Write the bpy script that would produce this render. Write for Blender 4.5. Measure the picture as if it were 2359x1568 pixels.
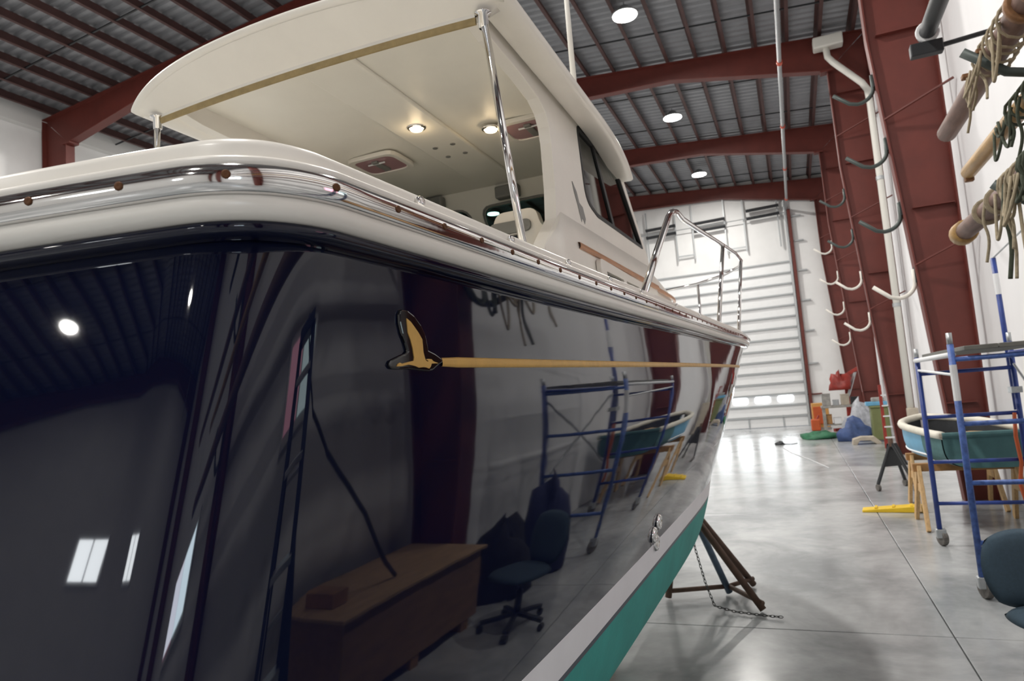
import bpy, bmesh, math, random
import numpy as np
from mathutils import Vector, Matrix, Euler
random.seed(7)
for o in list(bpy.data.objects): bpy.data.objects.remove(o)
scene = bpy.context.scene
COL = scene.collection
pi = math.pi

# ------------------------------------------------------------------ camera
EYE = Vector((0, 0, 1.75))
CX_, CY_, CZ_ = Vector((0.920, 0.383, -0.079)), Vector((-0.108, 0.055, -0.993)), Vector((-0.376, 0.922, 0.092))
fw = CZ_.normalized(); rt = (CX_ - fw * CX_.dot(fw)).normalized(); dn = fw.cross(rt)
cam_d = bpy.data.cameras.new('camera'); cam = bpy.data.objects.new('camera', cam_d); COL.objects.link(cam)
cam.matrix_world = Matrix(((rt.x, -dn.x, -fw.x, EYE.x), (rt.y, -dn.y, -fw.y, EYE.y), (rt.z, -dn.z, -fw.z, EYE.z), (0, 0, 0, 1)))
cam_d.sensor_width = 36; cam_d.lens = 24.0; cam_d.clip_start = 0.05; cam_d.clip_end = 200
cam_d.dof.use_dof = True; cam_d.dof.focus_distance = 1.35; cam_d.dof.aperture_fstop = 9.0
scene.camera = cam

# ------------------------------------------------------------------ world, exposure
w = bpy.data.worlds.new('World'); scene.world = w; w.use_nodes = True
bg = w.node_tree.nodes['Background']; bg.inputs[0].default_value = (0.72, 0.82, 1.0, 1); bg.inputs[1].default_value = 1.2
scene.view_settings.view_transform = 'Standard'; scene.view_settings.look = 'None'
scene.view_settings.gamma = 1.0; scene.view_settings.use_curve_mapping = False
scene.view_settings.exposure = 0.0
LAMP_W = 300.0

# ------------------------------------------------------------------ materials
MATS = {}
def mat(name, col, rough=0.5, metal=0.0, var=0.0, scale=6.0, bump=0.0, bscale=40.0, emit=None, estr=0.0, coat=0.0, col2=None, trans=0.0, ior=1.5, alpha=1.0, rvar=0.0, stretch=None):
    if name in MATS: return MATS[name]
    m = bpy.data.materials.new(name); m.use_nodes = True; nt = m.node_tree; b = nt.nodes['Principled BSDF']
    b.inputs['Base Color'].default_value = (*col, 1); b.inputs['Roughness'].default_value = rough; b.inputs['Metallic'].default_value = metal
    b.inputs['IOR'].default_value = ior
    if coat: b.inputs['Coat Weight'].default_value = coat; b.inputs['Coat Roughness'].default_value = 0.03
    if trans: b.inputs['Transmission Weight'].default_value = trans
    if emit: b.inputs['Emission Color'].default_value = (*emit, 1); b.inputs['Emission Strength'].default_value = estr
    if alpha < 1: b.inputs['Alpha'].default_value = alpha
    if var or col2 or bump or rvar:
        tc = nt.nodes.new('ShaderNodeTexCoord'); vec = tc.outputs['Object']
        if stretch:
            mp = nt.nodes.new('ShaderNodeMapping'); mp.inputs['Scale'].default_value = stretch; nt.links.new(vec, mp.inputs[0]); vec = mp.outputs[0]
        n = nt.nodes.new('ShaderNodeTexNoise'); n.inputs['Scale'].default_value = scale; n.inputs['Detail'].default_value = 5; n.inputs['Roughness'].default_value = 0.6
        nt.links.new(vec, n.inputs['Vector'])
        if var or col2:
            r = nt.nodes.new('ShaderNodeValToRGB'); r.color_ramp.elements[0].position = 0.3; r.color_ramp.elements[1].position = 0.7
            c2 = col2 if col2 else tuple(max(0, c * (1 - var)) for c in col)
            c1 = col if col2 else tuple(min(1, c * (1 + var)) for c in col)
            r.color_ramp.elements[0].color = (*c2, 1); r.color_ramp.elements[1].color = (*c1, 1)
            nt.links.new(n.outputs['Fac'], r.inputs[0]); nt.links.new(r.outputs[0], b.inputs['Base Color'])
        if rvar:
            mr = nt.nodes.new('ShaderNodeMapRange'); mr.inputs[3].default_value = max(0, rough - rvar); mr.inputs[4].default_value = rough + rvar
            nt.links.new(n.outputs['Fac'], mr.inputs[0]); nt.links.new(mr.outputs[0], b.inputs['Roughness'])
        if bump:
            n2 = nt.nodes.new('ShaderNodeTexNoise'); n2.inputs['Scale'].default_value = bscale; n2.inputs['Detail'].default_value = 3
            nt.links.new(vec, n2.inputs['Vector'])
            bp = nt.nodes.new('ShaderNodeBump'); bp.inputs['Strength'].default_value = bump; bp.inputs['Distance'].default_value = 0.02
            nt.links.new(n2.outputs['Fac'], bp.inputs['Height']); nt.links.new(bp.outputs[0], b.inputs['Normal'])
    MATS[name] = m; return m

M_navy = mat('navy_gelcoat', (0.0035, 0.0055, 0.020), 0.03, bump=0.02, bscale=3.0, ior=1.5)
M_cream = mat('cream_gelcoat', (0.85, 0.815, 0.75), 0.28, var=0.03, scale=4)
M_creamin = mat('cream_overhead', (0.90, 0.875, 0.80), 0.38, var=0.03, scale=3)
M_chrome = mat('polished_stainless', (0.78, 0.77, 0.76), 0.07, 1.0, bump=0.02, bscale=12)
M_boot = mat('white_boot_stripe', (0.84, 0.83, 0.86), 0.45, var=0.03, scale=5)
M_green = mat('green_bottom_paint', (0.03, 0.31, 0.275), 0.62, var=0.14, scale=5, bump=0.06, bscale=60)
M_slate = mat('slate_pinstripe', (0.05, 0.06, 0.085), 0.4)
M_gold = mat('gold_leaf', (0.63, 0.37, 0.09), 0.38, metal=0.25, var=0.08, scale=30)
M_blackgel = mat('black_gelcoat', (0.004, 0.0045, 0.006), 0.06, coat=0.5)
M_tan = mat('tan_bolt_rope', (0.36, 0.27, 0.13), 0.8, var=0.15, scale=30)
M_teak = mat('varnished_teak', (0.42, 0.16, 0.035), 0.3, var=0.3, scale=12, stretch=(8, 0.6, 8))
M_glass = mat('tinted_glass', (0.045, 0.075, 0.075), 0.03, ior=1.5, coat=0.3)
def thin_glass(name, tint):
    m = bpy.data.materials.new(name); m.use_nodes = True; nt = m.node_tree; nt.nodes.clear(); L = nt.links.new
    o = nt.nodes.new('ShaderNodeOutputMaterial'); mx = nt.nodes.new('ShaderNodeMixShader'); tr = nt.nodes.new('ShaderNodeBsdfTransparent'); gl = nt.nodes.new('ShaderNodeBsdfGlossy')
    tr.inputs[0].default_value = (*tint, 1); gl.inputs['Roughness'].default_value = 0.02; fr = nt.nodes.new('ShaderNodeFresnel'); fr.inputs[0].default_value = 1.5
    L(fr.outputs[0], mx.inputs[0]); L(tr.outputs[0], mx.inputs[1]); L(gl.outputs[0], mx.inputs[2]); L(mx.outputs[0], o.inputs[0]); return m
M_glass = thin_glass('tinted_window_glass', (0.20, 0.29, 0.28))
M_rubber = mat('black_rubber', (0.012, 0.013, 0.014), 0.6)
M_screw = mat('rusty_screw', (0.12, 0.05, 0.02), 0.5, metal=0.6)
M_pink = mat('pink_acrylic', (0.42, 0.25, 0.27), 0.12)
M_grayplastic = mat('grey_plastic', (0.22, 0.22, 0.21), 0.5)
M_navycush = mat('navy_cushion', (0.008, 0.01, 0.022), 0.6)
M_red = mat('red_oxide_steel', (0.120, 0.022, 0.015), 0.55, var=0.14, scale=2.5, bump=0.04, bscale=30)
M_purlin = mat('red_oxide_purlin', (0.070, 0.030, 0.027), 0.65, var=0.2, scale=2.0)
M_deck = mat('galvanised_deck', (0.30, 0.305, 0.32), 0.5, metal=0.35, var=0.08, scale=3)
M_liner = mat('white_vinyl_liner', (0.83, 0.83, 0.84), 0.5, var=0.025, scale=2.0, bump=0.25, bscale=2.2, stretch=(1, 1.2, 0.22))
M_wallw = mat('white_wall_panel', (0.80, 0.80, 0.79), 0.55, var=0.04, scale=1.5)
M_doorw = mat('white_door_panel', (0.84, 0.85, 0.85), 0.4, var=0.02)
M_doorg = mat('grey_door_strut', (0.42, 0.44, 0.45), 0.45, metal=0.3)
M_galv = mat('galvanised_steel', (0.45, 0.47, 0.48), 0.4, metal=0.7, var=0.1, scale=20)
M_pvc = mat('white_pvc', (0.78, 0.76, 0.70), 0.35)
M_hookg = mat('dark_green_hook', (0.055, 0.07, 0.065), 0.5, metal=0.2)
M_hookw = mat('white_padded_hook', (0.72, 0.69, 0.63), 0.6, var=0.08)
M_blue = mat('blue_scaffold_paint', (0.018, 0.045, 0.23), 0.4, var=0.25, scale=9)
M_bluew = mat('worn_blue_paint', (0.06, 0.12, 0.36), 0.5, var=0.4, scale=25)
M_tape = mat('white_tape', (0.75, 0.76, 0.77), 0.5)
M_ply = mat('grey_plywood', (0.15, 0.15, 0.135), 0.75, var=0.2, scale=10, stretch=(1, 6, 1))
M_wood = mat('pine_wood', (0.52, 0.33, 0.15), 0.6, var=0.2, scale=8, stretch=(6, 6, 0.7))
M_woodd = mat('brown_plank', (0.33, 0.17, 0.06), 0.65, var=0.25, scale=8)
M_lblue = mat('light_blue_paint', (0.13, 0.36, 0.55), 0.45, var=0.1, scale=6)
M_teal = mat('teal_canvas', (0.06, 0.145, 0.15), 0.8, var=0.15, scale=5, bump=0.2, bscale=12)
M_gunw = mat('cream_gunwale', (0.66, 0.63, 0.54), 0.5, var=0.1)
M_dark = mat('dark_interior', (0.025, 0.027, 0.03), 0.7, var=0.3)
M_black = mat('black_steel', (0.02, 0.022, 0.025), 0.5)
M_wheel = mat('grey_caster_wheel', (0.12, 0.11, 0.10), 0.6, var=0.4, scale=30)
M_yellow = mat('yellow_plastic', (0.75, 0.5, 0.02), 0.45, var=0.08)
M_chair = mat('slate_blue_fabric', (0.035, 0.062, 0.088), 0.9, bump=0.15, bscale=300, var=0.1, scale=60)
M_rust = mat('rusty_steel', (0.12, 0.072, 0.05), 0.65, metal=0.2, var=0.35, scale=15)
M_bluest = mat('faded_blue_steel', (0.09, 0.14, 0.20), 0.5, var=0.3, scale=15)
M_chain = mat('dark_chain', (0.10, 0.10, 0.10), 0.5, metal=0.6)
M_mast = mat('weathered_mast', (0.15, 0.088, 0.07), 0.6, var=0.25, scale=7, stretch=(5, 0.8, 5))
M_spar = mat('varnished_spar', (0.37, 0.22, 0.075), 0.45, var=0.22, scale=7, stretch=(5, 0.8, 5))
M_rope = mat('tan_rope', (0.30, 0.25, 0.17), 0.9, var=0.2, scale=40)
M_ropeg = mat('dark_green_rope', (0.05, 0.06, 0.04), 0.9, var=0.3, scale=40)
M_bracket = mat('corroded_bronze', (0.20, 0.10, 0.045), 0.55, metal=0.4, var=0.3, scale=20)
M_crate = mat('brown_plywood', (0.29, 0.165, 0.08), 0.7, var=0.2, scale=6, stretch=(3, 0.7, 3))
M_cratetop = mat('tan_plywood', (0.42, 0.27, 0.14), 0.65, var=0.18, scale=6, stretch=(3, 0.7, 3))
M_alu = mat('aluminium', (0.62, 0.63, 0.65), 0.32, metal=0.9)
M_lbl = mat('blue_fibreglass', (0.02, 0.03, 0.07), 0.4)
M_cloth = mat('black_cloth', (0.012, 0.012, 0.016), 0.9, bump=0.4, bscale=9)
M_clothb = mat('navy_cloth', (0.025, 0.03, 0.085), 0.9, bump=0.4, bscale=9)
M_orange = mat('orange_paint', (0.50, 0.09, 0.02), 0.5, var=0.12)
M_orangewood = mat('orange_board', (0.58, 0.30, 0.08), 0.6, var=0.12)
M_redpaint = mat('bright_red_paint', (0.27, 0.025, 0.016), 0.5, var=0.25)
M_bluetarp = mat('blue_tarp', (0.05, 0.085, 0.21), 0.6, var=0.4, scale=5, bump=0.5, bscale=9)
M_gtarp = mat('green_tarp', (0.03, 0.14, 0.07), 0.7, var=0.3, scale=6, bump=0.5, bscale=9)
M_olive = mat('olive_plastic', (0.16, 0.18, 0.07), 0.5, var=0.1)
M_greyjunk = mat('grey_machine', (0.28, 0.27, 0.25), 0.6, var=0.3, scale=8)
M_silvertarp = mat('silver_tarp', (0.38, 0.39, 0.42), 0.45, var=0.35, scale=6, bump=0.5, bscale=8)
M_carpet = mat('tan_canvas', (0.42, 0.37, 0.30), 0.9, var=0.15)
M_lens = mat('lamp_lens', (1, 1, 1), 0.4, emit=(1.0, 0.97, 0.90), estr=55)
M_domel = mat('dome_lamp_lens', (1, 0.9, 0.7), 0.4, emit=(1.0, 0.72, 0.38), estr=9)
M_daylite = mat('daylit_door_pane', (0.9, 0.95, 1), 0.3, emit=(0.92, 0.97, 1.0), estr=16)
M_winpane = mat('daylit_window_pane', (0.8, 0.9, 0.95), 0.2, emit=(0.70, 0.92, 0.95), estr=2.6)
M_winpink = mat('pink_plastic_sheet', (0.8, 0.4, 0.5), 0.3, emit=(1.0, 0.48, 0.62), estr=1.7)
M_strip = mat('white_insulation', (0.72, 0.72, 0.70), 0.7)
M_orangefit = mat('red_pipe_coupling', (0.5, 0.07, 0.03), 0.5)

def concrete():
    m = bpy.data.materials.new('sealed_concrete'); m.use_nodes = True; nt = m.node_tree; b = nt.nodes['Principled BSDF']
    tc = nt.nodes.new('ShaderNodeTexCoord'); L = nt.links.new
    n1 = nt.nodes.new('ShaderNodeTexNoise'); n1.inputs['Scale'].default_value = 0.8; n1.inputs['Detail'].default_value = 6; n1.inputs['Roughness'].default_value = 0.62; n1.inputs['Distortion'].default_value = 0.6
    n2 = nt.nodes.new('ShaderNodeTexNoise'); n2.inputs['Scale'].default_value = 9; n2.inputs['Detail'].default_value = 5
    L(tc.outputs['Object'], n1.inputs['Vector']); L(tc.outputs['Object'], n2.inputs['Vector'])
    r1 = nt.nodes.new('ShaderNodeValToRGB'); r1.color_ramp.elements[0].position = 0.36; r1.color_ramp.elements[1].position = 0.62
    r1.color_ramp.elements[0].color = (0.262, 0.275, 0.282, 1); r1.color_ramp.elements[1].color = (0.46, 0.47, 0.472, 1)
    r2 = nt.nodes.new('ShaderNodeValToRGB'); r2.color_ramp.elements[0].color = (0.78, 0.78, 0.78, 1); r2.color_ramp.elements[1].color = (1.1, 1.1, 1.1, 1)
    mx = nt.nodes.new('ShaderNodeMixRGB'); mx.blend_type = 'MULTIPLY'; mx.inputs[0].default_value = 1
    L(n1.outputs['Fac'], r1.inputs[0]); L(n2.outputs['Fac'], r2.inputs[0]); L(r1.outputs[0], mx.inputs[1]); L(r2.outputs[0], mx.inputs[2]); L(mx.outputs[0], b.inputs['Base Color'])
    mr = nt.nodes.new('ShaderNodeMapRange'); mr.inputs[3].default_value = 0.13; mr.inputs[4].default_value = 0.30
    L(n1.outputs['Fac'], mr.inputs[0]); L(mr.outputs[0], b.inputs['Roughness'])
    bp = nt.nodes.new('ShaderNodeBump'); bp.inputs['Strength'].default_value = 0.05; bp.inputs['Distance'].default_value = 0.01; L(n2.outputs['Fac'], bp.inputs['Height']); L(bp.outputs[0], b.inputs['Normal'])
    return m
M_conc = concrete()
M_joint = mat('dark_joint', (0.05, 0.048, 0.045), 0.8)

# ------------------------------------------------------------------ geometry helpers
class G:
    """collects shapes; build() links them as one mesh object"""
    def __init__(s): s.v = []; s.f = []
    def add(s, vs, fs):
        b = len(s.v); s.v += [tuple(v) for v in vs]; s.f += [tuple(i + b for i in f) for f in fs]; return s
    def box(s, c, d, rot=None, taper=1.0):
        x, y, z = d[0] / 2, d[1] / 2, d[2] / 2
        p = [Vector((sx * x * (taper if sz > 0 else 1), sy * y * (taper if sz > 0 else 1), sz * z)) for sz in (-1, 1) for sy in (-1, 1) for sx in (-1, 1)]
        R_ = Euler(rot).to_matrix() if rot else Matrix.Identity(3)
        return s.add([R_ @ q + Vector(c) for q in p], [(0, 2, 3, 1), (4, 5, 7, 6), (0, 1, 5, 4), (2, 6, 7, 3), (0, 4, 6, 2), (1, 3, 7, 5)])
    def beam(s, p0, p1, wd, ht, up=(0, 0, 1)):
        a, b = Vector(p0), Vector(p1); d = (b - a).normalized(); u = Vector(up)
        if abs(d.dot(u)) > 0.95: u = Vector((1, 0, 0))
        sd = d.cross(u).normalized(); u = sd.cross(d).normalized()
        vs = [q + sd * i * wd / 2 + u * j * ht / 2 for q in (a, b) for i, j in ((-1, -1), (1, -1), (1, 1), (-1, 1))]
        return s.add(vs, [(3, 2, 1, 0), (4, 5, 6, 7)] + [(i, (i + 1) % 4, 4 + (i + 1) % 4, 4 + i) for i in range(4)])
    def tube(s, path, r, n=8, closed=False, caps=True):
        P = [Vector(p) for p in path]; N = len(P); rs = r if isinstance(r, (list, tuple)) else [r] * N
        prev = None; vs = []
        for i in range(N):
            d = (P[min(i + 1, N - 1)] - P[max(i - 1, 0)])
            if closed: d = P[(i + 1) % N] - P[i - 1]
            d = d.normalized() if d.length > 0 else Vector((0, 0, 1))
            if prev is None:
                u = Vector((0, 0, 1)) if abs(d.z) < 0.9 else Vector((1, 0, 0))
                a = d.cross(u).normalized()
            else:
                a = (prev - d * prev.dot(d)); a = a.normalized() if a.length > 1e-6 else d.orthogonal().normalized()
            prev = a; b = d.cross(a)
            vs += [P[i] + (a * math.cos(2 * pi * k / n) + b * math.sin(2 * pi * k / n)) * rs[i] for k in range(n)]
        fs = []
        for i in range(N if closed else N - 1):
            for k in range(n):
                j = (i + 1) % N
                fs.append((i * n + k, i * n + (k + 1) % n, j * n + (k + 1) % n, j * n + k))
        if caps and not closed: fs += [tuple(range(n - 1, -1, -1)), tuple((N - 1) * n + k for k in range(n))]
        return s.add(vs, fs)
    def lathe(s, prof, c=(0, 0, 0), axis=(0, 0, 1), n=16):
        ax = Vector(axis).normalized(); u = ax.orthogonal().normalized(); v = ax.cross(u); c = Vector(c); vs = []
        for r, h in prof: vs += [c + ax * h + (u * math.cos(2 * pi * k / n) + v * math.sin(2 * pi * k / n)) * max(r, 1e-4) for k in range(n)]
        fs = [(i * n + k, i * n + (k + 1) % n, (i + 1) * n + (k + 1) % n, (i + 1) * n + k) for i in range(len(prof) - 1) for k in range(n)]
        fs += [tuple(range(n - 1, -1, -1)), tuple((len(prof) - 1) * n + k for k in range(n))]
        return s.add(vs, fs)
    def prism(s, poly, fn, d):
        """poly: list of 2D points; fn(u,v,w)->3D; w from 0 to d"""
        n = len(poly); vs = [fn(u, v, 0) for u, v in poly] + [fn(u, v, d) for u, v in poly]
        return s.add(vs, [tuple(range(n - 1, -1, -1)), tuple(range(n, 2 * n))] + [(i, (i + 1) % n, n + (i + 1) % n, n + i) for i in range(n)])
    def grid(s, rows):
        n = len(rows[0]); vs = [p for r in rows for p in r]
        return s.add(vs, [(i * n + k, i * n + k + 1, (i + 1) * n + k + 1, (i + 1) * n + k) for i in range(len(rows) - 1) for k in range(n - 1)])
    def blob(s, c, d, seed=0, amp=0.18, n=14, m=9, flat=True):
        rnd = random.Random(seed); ph = [rnd.uniform(0, 6.28) for _ in range(6)]; rows = []
        for i in range(m + 1):
            t = pi * i / m; row = []
            for k in range(n + 1):
                p = 2 * pi * k / n
                q = 1 + amp * (math.sin(3 * p + ph[0] + 2 * t) + 0.7 * math.sin(5 * p + ph[1] - 3 * t) + 0.6 * math.sin(4 * t + ph[2] + 2 * p))
                z = math.cos(t); 
                if flat and z < -0.2: z = -0.2 - (z + 0.2) * -0.0
                row.append((c[0] + d[0] * math.sin(t) * math.cos(p) * q, c[1] + d[1] * math.sin(t) * math.sin(p) * q, c[2] + d[2] * (z + (0.2 if flat else 0)) * (q if z > 0 else 1)))
            rows.append(row)
        return s.grid(rows)
    def build(s, name, m, parent=None, smooth=False, bevel=0.0, world=False, seg=2, label=None, fix=True):
        vs = s.v
        if parent is not None and world: L = parent.get('_loc', parent.location); pl = wloc(parent); vs = [(a - pl.x, b - pl.y, c - pl.z) for a, b, c in vs]
        me = bpy.data.meshes.new(name); me.from_pydata([tuple(v) for v in vs], [], s.f); me.validate()
        if fix:
            bm = bmesh.new(); bm.from_mesh(me); bmesh.ops.remove_doubles(bm, verts=bm.verts, dist=1e-6); bmesh.ops.recalc_face_normals(bm, faces=bm.faces); bm.to_mesh(me); bm.free()
        me.materials.append(m); ob = bpy.data.objects.new(name, me); COL.objects.link(ob)
        if smooth:
            for p in me.polygons: p.use_smooth = True
        if bevel:
            b = ob.modifiers.new('bevel', 'BEVEL'); b.width = bevel; b.segments = seg; b.limit_method = 'ANGLE'; b.angle_limit = 0.6
        if parent is not None: ob.parent = parent
        if label: ob['label'] = label
        return ob
def wloc(o):
    v = Vector(o.location)
    while o.parent: o = o.parent; v += Vector(o.location)
    return v
def tag(o, label, cat, group=None):
    o['label'] = label; o['category'] = cat
    if group: o['group'] = group
    return o
def thing(name, label, cat, loc=(0, 0, 0), rz=0, group=None):
    o = bpy.data.objects.new(name, None); COL.objects.link(o); o.location = loc; o.rotation_euler = (0, 0, rz); o.empty_display_size = 0.1
    return tag(o, label, cat, group)
def struct(o): o['kind'] = 'structure'; return o
def copy_tree(o, parent=None):
    c = o.copy(); COL.objects.link(c)
    if parent is not None: c.parent = parent
    for ch in [x for x in bpy.data.objects if x.parent == o]: copy_tree(ch, c)
    return c
def dup(o, loc, rz=None, label=None):
    c = copy_tree(o); c.location = loc
    if rz is not None: c.rotation_euler = (0, 0, rz)
    if label: c['label'] = label
    return c
def spline(xs, ys):
    """natural cubic spline"""
    xs = np.array(xs, float); ys = np.array(ys, float); n = len(xs); h = np.diff(xs); A = np.eye(n); b = np.zeros(n)
    for i in range(1, n - 1):
        A[i, i - 1] = h[i - 1]; A[i, i] = 2 * (h[i - 1] + h[i]); A[i, i + 1] = h[i]
        b[i] = 6 * ((ys[i + 1] - ys[i]) / h[i] - (ys[i] - ys[i - 1]) / h[i - 1])
    m = np.linalg.solve(A, b)
    def f(x):
        i = int(min(max(np.searchsorted(xs, x) - 1, 0), n - 2)); a, c = xs[i + 1] - x, x - xs[i]
        return float(m[i] * a ** 3 / (6 * h[i]) + m[i + 1] * c ** 3 / (6 * h[i]) + (ys[i] / h[i] - m[i] * h[i] / 6) * a + (ys[i + 1] / h[i] - m[i + 1] * h[i] / 6) * c)
    return f
def plate(outer, holes, fn, d):
    """flat plate with holes; fn(u,v,w)->world point, w from 0 to d"""
    bm = bmesh.new(); E = []
    for loop in [outer] + holes:
        vs = [bm.verts.new((u, v, 0)) for u, v in loop]
        E += [bm.edges.new((vs[i], vs[(i + 1) % len(vs)])) for i in range(len(vs))]
    bmesh.ops.triangle_fill(bm, edges=E, use_beauty=True)
    r = bmesh.ops.extrude_face_region(bm, geom=list(bm.faces))
    top = set(v for v in r['geom'] if isinstance(v, bmesh.types.BMVert))
    bm.verts.index_update(); bm.verts.ensure_lookup_table()
    g = G(); g.v = [tuple(fn(v.co.x, v.co.y, d if v in top else 0)) for v in bm.verts]
    bm.faces.ensure_lookup_table()
    g.f = [tuple(v.index for v in f.verts) for f in bm.faces]; bm.free(); return g
def rounded(pts, r, n=4):
    out = []; N = len(pts)
    for i in range(N):
        p = Vector(pts[i]).to_2d(); a = (Vector(pts[i - 1]).to_2d() - p); b = (Vector(pts[(i + 1) % N]).to_2d() - p)
        ri = r[i] if isinstance(r, (list, tuple)) else r
        k = min(ri, a.length * 0.45, b.length * 0.45); A = p + a.normalized() * k; B = p + b.normalized() * k
        for j in range(n + 1):
            t = j / n; q = A * (1 - t) ** 2 + p * 2 * t * (1 - t) + B * t * t; out.append((q.x, q.y))
    return out

# ------------------------------------------------------------------ the hall
FY = [-13.7, -7.6, -1.5, 4.6, 10.8, 17.0, 23.0, 29.0]
XO_R, XO_L, XRIDGE, WALL_R, WALL_L, Y0, Y1 = 2.3, -16.3, -7.0, 2.46, -16.46, -13.95, 29.25
def ztop(x): return 9.54 + 0.088 * min(2.3 - x, x + 16.3)
# floor: slabs with sawn joints
fl = struct(G().box(((WALL_R + WALL_L) / 2, (Y0 + Y1) / 2, -0.11), (WALL_R - WALL_L + 0.4, Y1 - Y0 + 0.4, 0.16)).build('floor', M_joint))
jx = [WALL_L, -12.94, -8.37, -3.80, 0.78, WALL_R]; jy = [Y0, -8.4, -3.8, 0.77, 5.35, 9.93, 14.5, 19.1, 23.7, Y1]
for i in range(len(jx) - 1):
    for k in range(len(jy) - 1):
        c = Vector(((jx[i] + jx[i + 1]) / 2, (jy[k] + jy[k + 1]) / 2, -0.02))
        s_ = G().box(c, (jx[i + 1] - jx[i] - 0.009, jy[k + 1] - jy[k] - 0.009, 0.04)).build('slab', M_conc, fl, world=True, bevel=0.003, seg=1)
# right wall liner
rows = []
ny = 260
for k in range(13):
    z = 9.75 * k / 12; row = []
    for i in range(ny + 1):
        y = Y0 + (Y1 - Y0) * i / ny
        d = min(abs(y - f) for f in FY)
        bul = 0.05 * math.sin(min(1, d / 3.05) * pi / 2) + 0.012 * math.sin(y * 5.3) * math.sin(z * 0.8 + y) + 0.02 * math.sin(y * 2.1 + z * 0.3)
        row.append((WALL_R - 0.05 + bul, y, z))
    rows.append(row)
struct(G().grid(rows).build('wall_right', M_liner, smooth=True, fix=False))
struct(G().box((WALL_L - 0.1, (Y0 + Y1) / 2, 4.85), (0.2, Y1 - Y0, 9.7)).build('wall_left', M_wallw))
bw = G()
bw.box(((WALL_R + WALL_L) / 2, Y0 - 0.1, 5.6), (WALL_R - WALL_L, 0.2, 11.2)); struct(bw.build('wall_back', M_wallw))
DX0, DX1, DZ = -5.6, 0.30, 6.55
fwl = G(); fwl.box(((DX1 + WALL_R) / 2, Y1 + 0.1, 5.0), (WALL_R - DX1, 0.2, 10.0)); fwl.box(((WALL_L + DX0) / 2, Y1 + 0.1, 5.0), (DX0 - WALL_L, 0.2, 10.0))
fwl.box(((WALL_L + WALL_R) / 2, Y1 + 0.1, (DZ + 11.2) / 2 + 0.0), (WALL_R - WALL_L, 0.19, 11.2 - DZ)); fw_ob = struct(fwl.build('wall_front', M_wallw))
# little steel ledges and seams on the front wall beside the door
for z in (1.2, 2.4, 3.7, 4.9, 6.1, 7.3, 8.3):
    G().box((0.62, Y1 - 0.06, z), (0.55, 0.13, 0.05)).build('girt', M_red if z < 2 else M_doorg, fw_ob)
# ceiling deck
rows0, rows1, ridge = [], [], []
pitch = 0.24; y = Y0; prof = []
while y < Y1:
    prof += [(y, 0), (y + pitch * 0.34, 0), (y + pitch * 0.5, 0.05), (y + pitch * 0.84, 0.05)]; y += pitch
g = G()
for xa, xb in ((WALL_R + 0.05, XRIDGE), (XRIDGE, WALL_L - 0.05)):
    g.grid([[(x, p[0], ztop(x) + 0.215 + p[1]) for p in prof] for x in (xa, xb)])
ceil = struct(g.build('ceiling', M_deck, fix=False))
npur = 0; xs = 2.02
pm = None
while xs > XO_L + 0.1:
    z = ztop(xs)
    if abs(xs - XRIDGE) > 0.12:
        g = G().box((0, 0, 0.105), (0.014, Y1 - Y0, 0.2)).box((0.035, 0, 0.008), (0.07, Y1 - Y0, 0.014)).box((-0.035, 0, 0.204), (0.07, Y1 - Y0, 0.012))
        if pm is None: p_ = g.build('purlin', M_purlin, ceil); pm = p_.data
        else: p_ = bpy.data.objects.new('purlin', pm); COL.objects.link(p_); p_.parent = ceil
        p_.location = (xs, (Y0 + Y1) / 2, z)
    xs -= 0.69
for i in range(len(FY) - 1):
    for t in (0.3, 0.74):
        yb = FY[i] + (FY[i + 1] - FY[i]) * t
        G().beam((XO_R, yb, ztop(XO_R) + 0.03), (XRIDGE, yb, ztop(XRIDGE) + 0.03), 0.03, 0.03).beam((XRIDGE, yb, ztop(XRIDGE) + 0.03), (XO_L, yb, ztop(XO_L) + 0.03), 0.03, 0.03).build('bridging_bar', M_black, ceil)
# white insulation showing at the top of the front wall and the left eave
g = G()
for k in range(24):
    x = 1.68 - 0.69 * k
    g.box((x, Y1 - 0.12, ztop(x) + 0.08), (0.6, 0.1, 0.2))
struct(g.build('trim_1', M_strip))
g = G().box((WALL_L + 0.08, (Y0 + Y1) / 2, 9.55), (0.2, Y1 - Y0, 0.5)); struct(g.build('trim_2', M_strip))

# steel portal frames
def ibeam(inner, outer, yy, fl=0.22):
    """inner/outer: lists of (x,z) along the member"""
    g = G(); n = len(inner)
    g.prism(list(inner) + list(reversed(outer)), lambda u, v, w_: (u, yy - 0.008 + w_, v), 0.016)
    for line in (inner, outer):
        for a, b in zip(line[:-1], line[1:]): g.beam((a[0], yy, a[1]), (b[0], yy, b[1]), fl, 0.022, up=(b[1] - a[1], 0, -(b[0] - a[0])))
    return g
def mir(L): return [(2 * XRIDGE - x, z) for x, z in L]
COLI = [(1.90, 0.0), (1.46, 6.5), (1.44, 8.78)]; COLO = [(2.28, 0.0), (2.28, 6.5), (2.28, 9.50)]
RAFI = [(1.44, 8.78), (-2.07, 9.47), (-4.1, 9.56), (XRIDGE, 9.68)]; RAFO = [(2.28, ztop(2.28) - 0.01), (-2.07, ztop(-2.07) - 0.01), (-4.1, ztop(-4.1) - 0.01), (XRIDGE, ztop(XRIDGE) - 0.01)]
where = ['deep behind the viewer at the back wall', 'second from the back wall', 'just behind the viewer', 'beside the stacked spars', 'behind the blue dinghy', 'carrying white downspout, second in view', 'third in view beside the clutter', 'against the far wall around the big door']
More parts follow.
